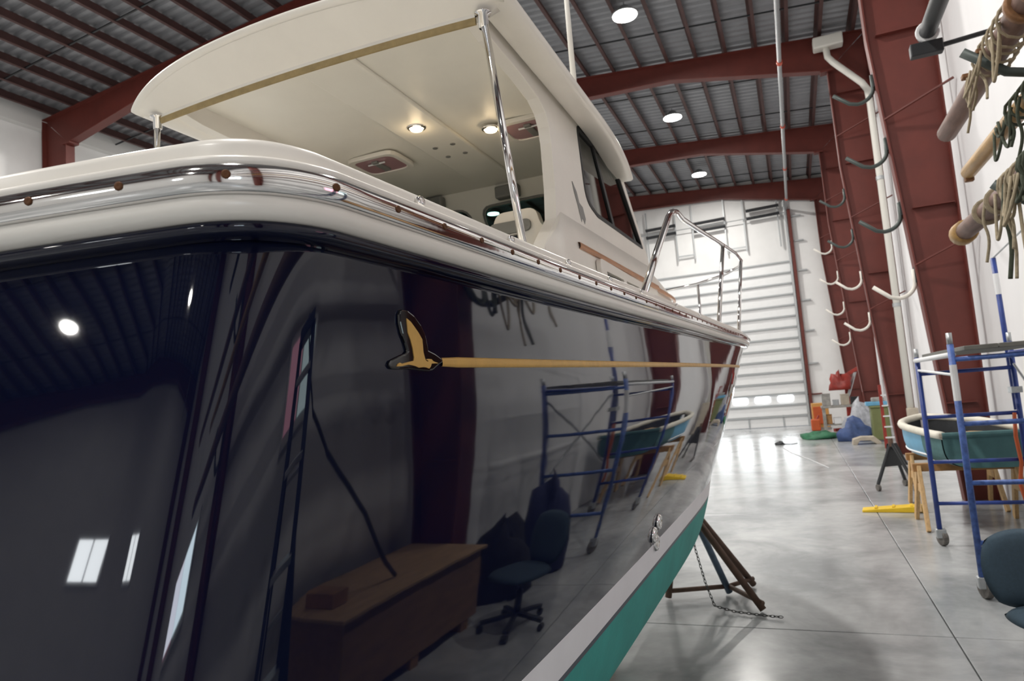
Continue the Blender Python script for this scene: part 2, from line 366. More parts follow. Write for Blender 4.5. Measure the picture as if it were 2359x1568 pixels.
for k, fy in enumerate(FY):
    t = thing('steel_frame', 'dark red steel portal frame ' + where[k], 'steel frame', (XRIDGE, fy, 0), group='red portal frames')
    for fn in (lambda L: L, mir):
        ibeam(fn(COLI), fn(COLO), fy).build('column', M_red, t, world=True)
        ibeam(fn(RAFI), fn(RAFO), fy).build('rafter', M_red, t, world=True)
        s = 1 if fn(COLI) == COLI else -1
        X = lambda x: x if s == 1 else 2 * XRIDGE - x
        for z in (1.3, 4.0, 6.55, 8.2): G().box((X(2.0 if z < 5 else 1.88), fy - 0.055, z), (0.6 if z > 5 else 0.5 if z > 3 else 0.36, 0.09, 0.014)).build('stiffener', M_red, t, world=True)
        G().box((X(1.42), fy, 8.78), (0.26, 0.24, 0.05)).build('knee_plate', M_red, t, world=True)
        for z in (3.2, 5.3, 7.2):
            xi = 1.46 + 0.44 * max(0, 1 - z / 6.5)
            G().beam((X(xi), fy - 0.1, z), (X(2.36), fy - 0.42, z + 0.28), 0.04, 0.02).build('flange_brace', M_red, t, world=True)
# ------------------------------------------------------------------ front overhead door
door = struct(G().box(((DX0 + DX1) / 2, Y1 + 0.05, DZ / 2), (DX1 - DX0, 0.02, DZ)).build('door_1', M_doorg))
npan = 15; ph = DZ / npan; dm = None; sm = None
for k in range(npan):
    zc = (k + 0.5) * ph
    G().box(((DX0 + DX1) / 2, Y1 - 0.005, zc), (DX1 - DX0 - 0.02, 0.07, ph - 0.022)).build('door_panel', M_doorw, door, bevel=0.008)
    G().box(((DX0 + DX1) / 2, Y1 - 0.075, zc + ph * 0.44), (DX1 - DX0 - 0.05, 0.07, 0.06)).build('door_strut', M_doorg, door, bevel=0.006)
for xc in (-4.7, -3.85, -3.0, -2.15, -1.30, -0.44):
    f_ = G(); poly = rounded([(xc - 0.29, 0.985), (xc + 0.29, 0.985), (xc + 0.29, 1.215), (xc - 0.29, 1.215)], 0.09)
    G().prism(poly, lambda u, v, w_: (u, Y1 - 0.05 + w_, v), 0.02).build('door_pane', M_daylite, door)
for xc in (-3.2, -1.9, -0.6): G().box((xc, Y1 - 0.05, 0.25), (0.06, 0.05, 0.42)).build('door_bracket', M_doorg, door)
# tracks, jamb, spring shaft
hard = thing('door_hardware', 'grey tracks and dark torsion springs above the big white door', 'door hardware', (DX1, Y1, 0))
for x in (DX1 + 0.03, DX0 - 0.03): G().box((x, Y1 - 0.13, 4.6), (0.09, 0.12, 9.2)).build('track', M_galv, hard, world=True, bevel=0.01)
for x, z in ((-4.6, 8.5), (-2.6, 8.45), (-0.5, 8.62)):
    for dz in (-0.16, 0.16):
        L = 0.62
        g = G().tube([(x - L, Y1 - 0.3, z + dz - 0.02), (x + L, Y1 - 0.3, z + dz + 0.02)], 0.06, 10)
        for q in range(20): g.tube([(x - L + 0.065 * q, Y1 - 0.3 + 0.064 * math.cos(a), z + dz + 0.064 * math.sin(a)) for a in [pi * 2 * e_ / 8 for e_ in range(8)]], 0.012, 4, closed=True)
        g.build('torsion_spring', M_black, hard, world=True)
G().tube([(DX0, Y1 - 0.3, 8.45), (DX1, Y1 - 0.3, 8.45)], 0.02, 8).build('spring_shaft', M_galv, hard, world=True)
for x in (-5.2, -4.0, -3.3, -2.0, -1.25, 0.05):
    G().box((x, Y1 - 0.16, 8.3), (0.05, 0.06, 2.3)).build('hanger', M_doorg, hard, world=True)
for x in (-3.65, -1.6): G().box((x, Y1 - 0.14, 7.35), (0.75, 0.04, 0.05)).build('hanger_bar', M_doorg, hard, world=True)
g = G().box((DX1 + 0.16, Y1 - 0.1, 4.3), (0.12, 0.2, 8.6)); struct(g.build('trim_3', M_red, bevel=0.01))
g = G().box((DX0 - 0.16, Y1 - 0.1, 4.3), (0.12, 0.2, 8.6)); struct(g.build('trim_4', M_red, bevel=0.01))

# ------------------------------------------------------------------ high-bay lamps
def make_lamp(x, y, label, k=1.0):
    z = ztop(x) - 0.22
    t = thing('high_bay_lamp', label, 'ceiling lamp', (x, y, z), group='round high-bay lamps')
    G().lathe([(0.05, 0.2), (0.09, 0.19), (0.18, 0.08), (0.28, 0.03), (0.285, 0.0), (0.26, -0.005)], n=24).build('housing', M_galv, t, smooth=True)
    G().lathe([(0.25, -0.004), (0.255, -0.02), (0.19, -0.035), (0.02, -0.04)], n=24).build('lens', M_lens, t, smooth=True)
    G().tube([(0, 0, 0.19), (0, 0, 0.3)], 0.012, 6).build('stem', M_galv, t)
    ld = bpy.data.lights.new('high_bay_light', 'AREA'); ld.shape = 'DISK'; ld.size = 0.42; ld.energy = LAMP_W * k; ld.color = (1.0, 0.965, 0.92)
    lo = bpy.data.objects.new('high_bay_light', ld); COL.objects.link(lo); lo.parent = t; lo.location = (0, 0, -0.06)
    return t
KB = {-10.6: 0.25, -4.6: 0.5, 1.5: 1.35, 7.7: 1.25, 13.9: 1.1, 20.0: 1.0, 26.0: 0.8}
nm = {13.9: 'nearest of the three right of the boat roof', 20.0: 'middle of the three right of the boat roof', 26.0: 'farthest of the three, near the big door', 7.7: 'over the boat roof', 1.5: 'above the viewer', -4.6: 'behind the viewer', -10.6: 'near the back wall'}
for y in (-10.6, -4.6, 1.5, 7.7, 13.9, 20.0, 26.0):
    make_lamp(-2.5, y, 'round glowing high-bay lamp under the roof, ' + nm[y], KB[y])
    make_lamp(-11.0, y, 'round glowing lamp over the left side of the hall, ' + ('at the top left corner' if y == 7.7 else {13.9: 'third ahead', 20.0: 'fourth ahead', 26.0: 'near the far wall', 1.5: 'level with the viewer', -4.6: 'behind the viewer', -10.6: 'near the back wall'}[y]), KB[y])

# ------------------------------------------------------------------ pipes
t = thing('sprinkler_pipe', 'grey sprinkler pipe slung lengthwise below the red rafters', 'pipe', (0.42, 7, 8.55))
G().tube([(0.42, Y0, 8.62), (0.42, Y1, 8.62)], 0.045, 10).build('pipe', M_galv, t, world=True, smooth=True)
for y in (11.5, 15.5, 19.5, 23.5, 27.5): G().tube([(0.42, y - 0.06, 8.62), (0.42, y + 0.06, 8.62)], 0.062, 10).build('coupling', M_orangefit, t, world=True)
for y in (13.9, 20, 26): G().tube([(0.42, y, 8.62), (0.42, y, ztop(0.42) + 0.05)], 0.008, 6).build('hanger_rod', M_galv, t, world=True)
t = thing('downspout', 'white plastic downspout with an elbow running down the second red column', 'pipe', (2.22, 16.6, 0))
G().tube([(1.45, 16.75, 9.3), (1.46, 16.7, 9.0), (1.55, 16.62, 8.82), (2.06, 16.6, 8.2), (2.15, 16.6, 8.02), (2.17, 16.6, 7.7), (2.17, 16.6, 0.95)], 0.07, 12).build('pipe', M_pvc, t, world=True, smooth=True)
G().box((1.5, 16.75, 9.36), (0.62, 0.3, 0.26)).build('drain_box', M_pvc, t, world=True, bevel=0.03)
G().box((2.2, 16.62, 0.5), (0.2, 0.24, 1.0)).build('foot_box', M_carpet, t, world=True, bevel=0.02)
for z in (3.2, 6.0): G().lathe([(0.07, -0.04), (0.085, -0.04), (0.085, 0.04), (0.07, 0.04)], (2.17, 16.6, z)).build('clip', M_galv, t, world=True)

# ------------------------------------------------------------------ rack hooks on the columns
def make_hook(m):
    t = thing('rack_hook', 'hook', 'rack hook', (0, 0, 0), group='rack hooks on the red columns')
    pts = [(0, 0, 0.38), (0, 0, 0.2)] + [(-0.22 + 0.22 * math.cos(a), 0, 0.2 - 0.2 * math.sin(a)) for a in [pi / 2 * q / 7 for q in range(1, 8)]] + [(-0.32, 0, 0.03), (-0.52, 0, 0.2)]
    G().tube(pts, 0.028, 8).build('arm', m, t, smooth=True)
    G().box((0.015, 0, 0.3), (0.02, 0.1, 0.22)).build('mounting_plate', M_black, t)
    return t
hd = make_hook(M_hookg); hw = make_hook(M_hookw)
first = {'d': True, 'w': True}
def colx(z): return 1.9 - 0.44 * min(1, z / 6.5)
names = {10.8: 'red column behind the dinghy', 17.0: 'second red column', 23.0: 'third red column', 4.6: 'column with the stacked spars'}
order = ['top', 'second', 'third', 'lowest']
for fy, zs, kinds in ((10.8, (5.64, 4.69, 3.74, 2.78), 'dddw'), (17.0, (5.62, 4.67, 3.70, 2.76), 'ddww'), (23.0, (5.58, 4.62, 3.66, 2.72), 'wwww')):
    for i, (z, kd) in enumerate(zip(zs, kinds)):
        lb = ('dark green' if kd == 'd' else 'white padded') + ' curved rack hook, ' + order[i] + ' on the ' + names[fy]
        src = hd if kd == 'd' else hw
        o = src if first[kd] else copy_tree(src); first[kd] = False
        o.location = (colx(z) - 0.045, fy, z); o['label'] = lb

# ------------------------------------------------------------------ the boat
XC = -1.5; ZWL = 1.27
boat = thing('motor_boat', 'navy blue motor boat with cream pilothouse and green bottom propped on stands', 'boat', (XC, 3.6, 0))
def zr(y): return 2.01 + 0.0022 * y * y
railX = spline([0.2, 0.45, 0.776, 1.2, 2.0, 2.8, 3.9, 4.95, 5.5, 6.0, 6.5, 6.9, 7.12], [-0.50, -0.482, -0.460, -0.438, -0.393, -0.349, -0.303, -0.274, -0.308, -0.43, -0.70, -1.08, -1.5])
wlX = spline([-0.2, 0.3, 0.7, 1.13, 1.6, 2.2, 3.0, 3.4, 3.85, 4.3, 4.8, 5.4, 5.95, 6.38], [-0.545, -0.526, -0.511, -0.496, -0.484, -0.474, -0.464, -0.461, -0.478, -0.545, -0.67, -0.90, -1.19, -1.5])
def trY(x): return 0.425 + 0.114 * (x - XC) ** 2                     # plan curve of the transom rail
RAKE = math.tan(math.radians(15))
HO = 0.038                                                           # hull is set in from the rail by this much
def hull_pt(tau, s):
    """s 1..0: hull top to waterline, below 0: bottom (s=-1 keel level)"""
    yt0, yt1 = 0.5, 7.06; yw0, yw1 = 0.33, 6.38
    yt = yt0 + tau * (yt1 - yt0); yw = yw0 + tau * (yw1 - yw0)
    zt = zr(yt) - 0.055
    xt = railX(min(yt + HO * (0 if tau < 0.6 else (tau - 0.6) / 0.4), 7.12)) - HO * (1 if tau < 0.9 else (1 - tau) / 0.1); xw = wlX(yw)
    if s >= 0:
        z = ZWL + s * (zt - ZWL)
        q = min(1.0, max(0.0, (1.80 - z) / (1.80 - ZWL)))
        ga = 1 - q ** 1.6; gl = s; b = min(1, max(0, (tau - 0.45) / 0.35)); gg = ga * (1 - b) + gl * b
        return (xw + (xt - xw) * gg, yw + (yt - yw) * (s if tau > 0 else s), z)
    d = -s                                                          # metres below the waterline
    prof = BILGE(d)
    zb = ZWL - d
    inward = prof * (0.55 + 0.45 * (1 - tau)) + 0.25 * d * tau
    x = max(XC - 0.0, xw - inward) if False else xw - inward
    x = max(x, XC)
    return (x, yw - 0.10 * d * tau * 3, zb)
BILGE = spline([0, 0.07, 0.13, 0.2, 0.27, 0.32, 0.38, 0.44, 0.52, 0.60], [0.0, 0.005, 0.014, 0.03, 0.056, 0.09, 0.16, 0.30, 0.62, 1.1])
NT = 110
taus = [(i / NT) ** 1.15 for i in range(NT + 1)]
def level(s):
    """perimeter of the starboard half hull at one level, transom centre to stem"""
    side = [Vector(hull_pt(t, s)) for t in taus]; z0 = side[0].z
    off = 0.035 - (1.955 - z0) * RAKE
    cx = side[0].x
    yc = trY(cx) + off
    # shift side start to the corner
    C = None; S2 = []
    for a, p in enumerate(side):
        S2.append(p)
    # walk the side aft/forward so that it begins at the transom
    beg = hull_side_x(yc, s)
    C = Vector((beg[0], yc, beg[1]))
    r = 0.11
    k0 = next(i for i, p in enumerate(S2) if p.y > yc + r)
    B = Vector((hull_side_x(yc + r, s)[0], yc + r, hull_side_x(yc + r, s)[1]))
    A = Vector((C.x - r, trY(C.x - r) + off, z0))
    tr = [Vector((XC + (A.x - XC) * i / 14, 0, z0)) for i in range(15)]
    for p in tr: p.y = trY(p.x) + off
    arc = [A * (1 - t) ** 2 + C * 2 * t * (1 - t) + B * t * t for t in [i / 12 for i in range(1, 12)]]
    # resample the side from B to the stem on fixed tau values so that all levels share topology
    return tr + arc + [B], side
def hull_side_x(y, s):
    """x,z on the side surface at level s for a given y (extrapolated aft of tau=0)"""
    f0, f1 = Vector(hull_pt(0, s)), Vector(hull_pt(1, s))
    t = (y - f0.y) / (f1.y - f0.y)
    if t < 0:
        a, b = Vector(hull_pt(0, s)), Vector(hull_pt(0.03, s)); sl = (b - a) / (b.y - a.y); p = a + sl * (y - a.y); return (p.x, p.z)
    lo, hi = max(0, t - 0.05), min(1, t + 0.05)
    for _ in range(30):
        m = (lo + hi) / 2
        if hull_pt(m, s)[1] < y: lo = m
        else: hi = m
    p = hull_pt((lo + hi) / 2, s); return (p[0], p[2])
NS = 120
def perimeter(s):
    aft, side = level(s); B = aft[-1]; yend = hull_pt(1, s)[1]
    out = aft[:]
    for i in range(1, NS + 1):
        y = B.y + (yend - B.y) * (i / NS) ** 1.1
        x, z = hull_side_x(y, s); out.append(Vector((x, y, z)))
    out[-1].x = XC
    return out
def both(rows):
    """mirror the half rows to the port side, as full rows"""
    return [[Vector((2 * XC - p.x, p.y, p.z)) for p in reversed(r[1:])] + list(r) for r in rows]
def hull_rows(slist): return [[tuple(p) for p in r] for r in both([perimeter(s) for s in slist])]
NL = 34
hull = G().grid(hull_rows([1 - i / NL for i in range(NL + 1)])).build('hull', M_navy, boat, smooth=True, world=True, fix=False)
G().grid(hull_rows([-0.073 * i / 5 for i in range(6)])).build('boot_stripe', M_boot, boat, smooth=True, world=True, fix=False)
G().grid(hull_rows([-0.073, -0.079, -0.086])).build('pinstripe', M_slate, boat, smooth=True, world=True, fix=False)
G().grid(hull_rows([-0.086 - 0.514 * i / 26 for i in range(27)])).build('bottom', M_green, boat, smooth=True, world=True, fix=False)
G().prism([(0.4, 0.36), (5.4, 0.34), (6.0, 0.7), (0.3, 0.72)], lambda u, v, w_: (XC - 0.05 + w_, u, v), 0.1).build('keel', M_green, boat, world=True, bevel=0.02)

# rail path in plan, corner rounded
def rail_path():
    xs_ = [XC + (-0.585 - XC) * i / 16 for i in range(17)]
    aft = [Vector((x, trY(x))) for x in xs_]
    yc = trY(-0.485); C = Vector((-0.485, yc)); B = Vector((railX(yc + 0.11), yc + 0.11))
    arc = [aft[-1] * (1 - t) ** 2 + C * 2 * t * (1 - t) + B * t * t for t in [i / 14 for i in range(1, 15)]]
    side = []
    for i in range(1, 131):
        y = B.y + (7.12 - B.y) * (i / 130); side.append(Vector((railX(y), y)))
    side[-1].x = XC
    return aft + arc + side
RP = rail_path()
RPF = [Vector((2 * XC - p.x, p.y)) for p in reversed(RP[1:])] + RP
def path_n(P, i):
    d = (P[min(i + 1, len(P) - 1)] - P[max(i - 1, 0)]).normalized(); return Vector((d.y, -d.x))
def zpath(p): return zr(p.y) if p.y > 0.6 else zr(0.6) + (p.y - 0.6) * 0
def sweep(prof, P=RPF, closed=True):
    rows = []
    N = [path_n(P, i) for i in range(len(P))]
    for o, dz in (prof + [prof[0]] if closed else prof):
        rows.append([(p.x + n_.x * o, p.y + n_.y * o, zpath(p) + dz) for p, n_ in zip(P, N)])
    return G().grid(rows)
so = [(0.010 * math.cos(a) ** 1.0 + 0.001, 0.0165 * math.sin(a)) for a in [pi / 2 - pi * i / 12 for i in range(13)]]
rail = sweep([(-0.006, 0.0165)] + so + [(-0.006, -0.0165)]).build('rub_rail', M_chrome, boat, smooth=True, world=True, fix=False)
sweep([(-0.045, 0.02), (-0.014, 0.027), (-0.004, 0.0275), (0.001, 0.024), (0.001, 0.018), (-0.002, 0.0165), (-0.002, -0.0165), (0.001, -0.019), (0.003, -0.024), (0.002, -0.033), (-0.004, -0.039), (-0.014, -0.042), (-0.045, -0.042)]).build('rub_strake', M_cream, boat, smooth=True, world=True, fix=False)
sweep([(-0.045, -0.041), (-0.014, -0.041), (-0.010, -0.045), (-0.010, -0.050), (-0.013, -0.054), (-0.022, -0.057), (-0.030, -0.058), (-0.045, -0.059)]).build('hull_lip', M_navy, boat, smooth=True, world=True, fix=False)
sweep([(-0.026, 0.018), (-0.027, 0.030), (-0.030, 0.050), (-0.0325, 0.056), (-0.037, 0.059), (-0.058, 0.060), (-0.064, 0.056), (-0.066, 0.045), (-0.068, -0.05), (-0.045, -0.05)]).build('coaming', M_cream, boat, smooth=True, world=True, fix=False)
# screws along the stainless rail and studs on the coaming
acc = 0.0; last = RP[0]; nxt = 0.06; sc_m = None; kk = 0
for i in range(1, len(RP)):
    seg = (RP[i] - last).length
    while acc + seg >= nxt and nxt < 7.0:
        t = (nxt - acc) / seg; p = last.lerp(RP[i], t); n_ = path_n(RP, i)
        if sc_m is None: sc = G().lathe([(0.0052, 0), (0.0048, 0.0016), (0.002, 0.0012), (0.0, 0.0005)], n=10).build('screw', M_screw, rail, smooth=True); sc_m = sc.data
        else: sc = bpy.data.objects.new('screw', sc_m); COL.objects.link(sc); sc.parent = rail
        pw = Vector((p.x + n_.x * 0.0108, p.y + n_.y * 0.0108, zpath(p) + 0.001))
        sc.location = pw - wloc(boat); sc.rotation_euler = Vector((n_.x, n_.y, 0)).to_track_quat('Z', 'Y').to_euler()
        kk += 1; nxt += 0.115
    acc += seg; last = RP[i]
st_m = None
for yv in (0.86, 1.17, 1.47, 1.78, 2.1, 2.6, 3.1):
    p = Vector((railX(yv) - 0.0285, yv, zr(yv) + 0.042))
    if st_m is None: so_ = G().lathe([(0.004, 0), (0.0085, 0.001), (0.009, 0.006), (0.0075, 0.010), (0.003, 0.0115)], axis=(1, 0, 0.1), n=14).build('cover_stud', M_chrome, boat, smooth=True); st_m = so_.data
    else: so_ = bpy.data.objects.new('cover_stud', st_m); COL.objects.link(so_); so_.parent = boat
    so_.location = p - wloc(boat)
# washboards, foredeck, cockpit
def strip(P, o0, o1, dz): return G().grid([[(p.x + n_.x * o, p.y + n_.y * o, zpath(p) + dz) for p, n_ in zip(P, [path_n(P, i) for i in range(len(P))])] for o in (o0, o1)])
ca = [p for p in RPF if p.y < 2.55]
i0 = RPF.index(ca[0]); i1 = RPF.index(ca[-1])
rows = []
for o, dz in ((-0.06, 0.035), (-0.2, 0.038), (-0.205, 0.02), (-0.21, -0.62)):
    rows.append([(p.x + path_n(RPF, i).x * o, p.y + path_n(RPF, i).y * o, zpath(p) + dz) for i, p in enumerate(RPF) if i0 <= i <= i1])
G().grid(rows).build('washboard', M_cream, boat, world=True, smooth=False, fix=False)
G().box((XC, 1.55, 1.38), (1.95, 2.1, 0.05)).build('cockpit_sole', M_creamin, boat, world=True)
rows = []
for i in range(41):
    y = 2.45 + (7.05 - 2.45) * i / 40; hx = railX(y) - 0.05; h = max(0.01, hx - XC)
    rows.append([(XC + h * q / 8, y, zr(y) + 0.03 + 0.05 * (1 - (q / 8) ** 2)) for q in range(-8, 9)])
G().grid(rows).build('deck', M_cream, boat, world=True, smooth=True, fix=False)

# gold cove stripe and bird emblem, laid on the hull surface
def on_hull(y, z):
    s = (z - ZWL) / (zr(y) - 0.055 - ZWL); s = min(1, max(0, s))
    for _ in range(6):
        x, zz = hull_side_x(y, s); s += (z - zz) / 0.69; s = min(1, max(0, s))
    return hull_side_x(y, s)[0]
rows = []; NY = 90
prof = [(-0.0082, 0.0), (-0.0076, 0.0022), (-0.003, 0.0032), (0.003, 0.0032), (0.0076, 0.0022), (0.0082, 0.0)]
for i in range(NY + 1):
    y = 0.908 + (5.45 - 0.908) * i / NY; zc = 1.8205 + 0.0145 * (y - 0.9); wd = 1.0 if i else 0.8
    rows.append([(on_hull(y, zc + a) + b, y, zc + a * wd) for a, b in prof])
G().grid(rows).build('cove_stripe', M_gold, boat, world=True, smooth=True, fix=False)
GOLD = [(0.8185, 1.8797), (0.8277, 1.8755), (0.8351, 1.8697), (0.8451, 1.8612), (0.8537, 1.8517), (0.854, 1.833), (0.8576, 1.8224), (0.8623, 1.82), (0.866, 1.8208), (0.8592, 1.8235), (0.8658, 1.8241), (0.8745, 1.8236), (0.8786, 1.8208), (0.8926, 1.8182), (0.8736, 1.8174), (0.8709, 1.8133), (0.866, 1.81), (0.8583, 1.8116), (0.8511, 1.8118), (0.8398, 1.8109), (0.8305, 1.8132), (0.8146, 1.8149), (0.7986, 1.8125), (0.7859, 1.8119), (0.7888, 1.8153), (0.7935, 1.8171), (0.7991, 1.8159), (0.8151, 1.8187), (0.8273, 1.8204), (0.8293, 1.825), (0.8276, 1.8383), (0.8243, 1.8493), (0.8189, 1.8594)]
OUT = [(0.8085, 1.892), (0.8244, 1.8921), (0.84, 1.8858), (0.8565, 1.8728), (0.8662, 1.8589), (0.8705, 1.8373), (0.8878, 1.8329), (0.9053, 1.826), (0.9075, 1.8193), (0.8945, 1.8153), (0.8782, 1.8076), (0.8692, 1.8064), (0.8408, 1.8078), (0.8138, 1.8091), (0.7905, 1.808), (0.7757, 1.8087), (0.7703, 1.8146), (0.7758, 1.82), (0.7926, 1.8252), (0.8113, 1.8306), (0.817, 1.8343), (0.8131, 1.8452), (0.8056, 1.8586), (0.8021, 1.8721), (0.8029, 1.8838)]
emb = plate(OUT, [], lambda u, v, w_: (on_hull(u, v) - 0.001 + w_, u, v), 0.0055).build('bird_emblem', M_blackgel, boat, world=True, bevel=0.003, seg=3)
plate(GOLD, [], lambda u, v, w_: (on_hull(u, v) + 0.003 + w_, u, v), 0.0025).build('gold_bird', M_gold, emb, world=True)
# chrome through-hull vents
for dy, dz in ((0.0, 0.0), (0.055, 0.03), (0.05, -0.035)):
    y, z = 2.19 + dy, 1.305 + dz; x = on_hull(y, z)
    G().lathe([(0.026, 0), (0.027, 0.005), (0.022, 0.012), (0.014, 0.013), (0.012, 0.006), (0.004, 0.004)], (x - 0.001, y, z), (1, -0.02, -0.1), 18).build('through_hull', M_chrome, boat, world=True, smooth=True)

# ---- hardtop
def aftY(u): return 1.77 + 0.11 * u ** 4
def frontY(u): return 4.18 - 0.22 * u * u
def roof_x(u, y):
    k = max(0, (y - 3.0) / 1.15); return XC + 0.80 * u * (1 - 0.13 * k * k)
def roof_top(u): return 3.06 + 0.085 * (1 - u * u)
NU, NV = 48, 30
def uu(i): return math.sin((i / NU - 0.5) * pi)
def round_ends(u, v):
    # rounds the plan corners
    y = aftY(u) + v * (frontY(u) - aftY(u)); return y
top, botm = [], []
def rim_in(u, v, d):
    """point of the outline shrunk by d metres"""
    y = aftY(u) + v * (frontY(u) - aftY(u))
    cy = 3.0; x = roof_x(u, y)
    return (x + (XC - x) * d / 0.8, y + (cy - y) * d / 1.2)
rows = []
for j in range(NV + 1):
    v = j / NV; r = []
    for i in range(NU + 1):
        u = uu(i); x, y = rim_in(u, v, 0); ev = min(v, 1 - v) * 2.4; e = min(ev, (1 - abs(u)) * 0.8)
        r.append((x, y, roof_top(u) - 0.022 * max(0, 1 - e / 0.05) ** 2))
    rows.append(r)
g = G().grid(rows)
per = [(uu(i), 0.0) for i in range(NU + 1)] + [(1.0, j / NV) for j in range(1, NV + 1)] + [(uu(i), 1.0) for i in range(NU - 1, -1, -1)] + [(-1.0, j / NV) for j in range(NV - 1, -1, -1)]
rings = []
for d, dz in ((0.0, -0.022), (-0.012, -0.032), (-0.012, -0.042), (0.0, -0.052), (0.02, -0.056)):
    ring = []
    for u, v in per: x, y = rim_in(u, v, d); ring.append((x, y, roof_top(u) + dz))
    rings.append(ring)
# underside flares in to the house
for d, z_ in ((0.10, None), (0.14, None)):
    ring = []
    for u, v in per: x, y = rim_in(u, v, d); ring.append((x, y, roof_top(u) - 0.050 if d < 0.12 else max(roof_top(u) - 0.045, 3.07)))
    rings.append(ring)
g.grid(rings)
roof = g.build('hardtop', M_cream, boat, smooth=True, world=True, fix=False)
# overhead liner inside
rows = []
for j in range(NV + 1):
    rows.append([(roof_x(0.93 * uu(i), 0), 1.90 + (4.02 - 0.2 * uu(i) ** 2 - 1.90) * j / NV, 3.052 + 0.030 * (1 - uu(i) ** 2)) for i in range(NU + 1)])
G().grid(rows).build('overhead_liner', M_creamin, boat, smooth=True, world=True, fix=False)
# aft visor and header
def hz(u, z): k = max(0, (abs(u) - 0.86) / 0.125); k = k * k * (3 - 2 * k); return (z + 0.012 * (1 - u * u)) * (1 - k) + (roof_top(u) - 0.056) * k
rows = []
for i in range(NU + 1):
    u = uu(i) * 0.985; x = roof_x(u, 0); ya = aftY(u); q = 1 - abs(u) ** 6
    yh = 1.895 + 0.02 * u * u
    rows.append([(x, ya + 0.004, roof_top(u) - 0.054), (x, ya + 0.03, roof_top(u) - 0.062 - 0.01 * q), (x, yh - 0.012, hz(u, 2.992)), (x, yh, hz(u, 2.985)), (x, yh + 0.04, hz(u, 2.985)), (x, yh + 0.05, 3.085)])
G().grid(rows).build('aft_header', M_cream, boat, smooth=True, world=True, fix=False)
for nm_, z0, z1, ya, yb, m in (('awning_track', 2.990, 2.978, 1.888, 1.897, M_cream), ('bolt_rope', 2.980, 2.956, 1.890, 1.898, M_tan)):
    rows = []
    xsn = [-2.215 + (2.215 - 0.815) * i / 40 for i in range(41)]
    def zz(x, z): u = (x - XC) / 0.8; return z + 0.012 * (1 - u * u)
    def yy_(x, y): u = (x - XC) / 0.8; return y + 0.02 * u * u
    P = [[(x, yy_(x, ya), zz(x, z0)) for x in xsn], [(x, yy_(x, ya), zz(x, z1)) for x in xsn], [(x, yy_(x, yb), zz(x, z1)) for x in xsn], [(x, yy_(x, yb), zz(x, z0)) for x in xsn], [(x, yy_(x, ya), zz(x, z0)) for x in xsn]]
    G().grid(P).build(nm_, m, boat, world=True, fix=False)
# stainless posts
for sgn in (1, -1):
    X = lambda x: x if sgn == 1 else 2 * XC - x
    p_ = G().tube([(X(-0.700), 1.915, 2.02), (X(-0.788), 1.905, 2.985)], 0.0125, 14).build('roof_post', M_chrome, boat, world=True, smooth=True)
    G().lathe([(0.028, 0), (0.028, -0.004), (0.016, -0.008), (0.016, -0.05)], (X(-0.788), 1.905, 2.988), (0, 0, 1), 14).build('post_socket', M_chrome, p_, world=True, smooth=True)
# antenna
a_ = G().tube([(-0.85, 3.16, 3.10), (-0.852, 3.17, 4.3)], [0.016, 0.009], 8).build('antenna', M_pvc, boat, world=True, smooth=True)
G().lathe([(0.028, 0), (0.026, 0.03), (0.018, 0.07)], (-0.85, 3.16, 3.08), n=12).build('antenna_base', M_chrome, a_, world=True, smooth=True)
# overhead details
oz = 3.074
cp = G().box((XC - 0.005, 2.73, oz - 0.001), (0.24, 1.52, 0.02)).build('overhead_panel', M_creamin, boat, world=True, bevel=0.008)
for dx in (-0.05, 0.05):
    for y in (2.98, 3.12): G().lathe([(0.014, 0), (0.013, -0.004), (0.002, -0.005)], (XC + dx, y, oz - 0.010), n=12).build('plug', M_grayplastic, cp, world=True)
for x, y in ((XC, 2.71), (-1.205, 2.90)):
    d_ = G().lathe([(0.045, 0), (0.045, -0.006), (0.036, -0.012), (0.034, -0.008)], (x, y, oz - (0.008 if x == XC else 0.014)), n=20).build('dome_lamp', M_chrome, boat, world=True, smooth=True)
    G().lathe([(0.033, -0.008), (0.028, -0.016), (0.004, -0.019)], (x, y, oz - (0.008 if x == XC else 0.014)), n=20).build('lamp_lens', M_domel, d_, world=True, smooth=True)
    ld = bpy.data.lights.new('dome_light', 'POINT'); ld.energy = 0.25; ld.color = (1, 0.75, 0.45); ld.shadow_soft_size = 0.03
    lo = bpy.data.objects.new('dome_light', ld); COL.objects.link(lo); lo.parent = boat; lo.location = Vector((x, y, oz - 0.06)) - wloc(boat)
for x in (-1.885, -1.035):
    rr = rounded([(x - 0.115, 2.90), (x + 0.115, 2.90), (x + 0.115, 3.10), (x - 0.115, 3.10)], 0.05)
    r2 = rounded([(x - 0.145, 2.87), (x + 0.145, 2.87), (x + 0.145, 3.13), (x - 0.145, 3.13)], 0.065)
    h_ = plate(r2, [rr], lambda u, v, w_: (u, v, oz - 0.005 - w_), 0.022).build('roof_hatch', M_cream, boat, world=True, bevel=0.004)
    G().prism(rr, lambda u, v, w_: (u, v, oz - 0.022 + w_), 0.008).build('hatch_lens', M_pink, h_, world=True)
    G().tube([(x - 0.05, 2.955, oz - 0.03), (x + 0.05, 2.955, oz - 0.03)], 0.005, 6).build('hatch_handle', M_tape, h_, world=True)
    G().box((x, 3.0, oz - 0.028), (0.035, 0.14, 0.012)).build('hatch_bar', M_grayplastic, h_, world=True, bevel=0.003)

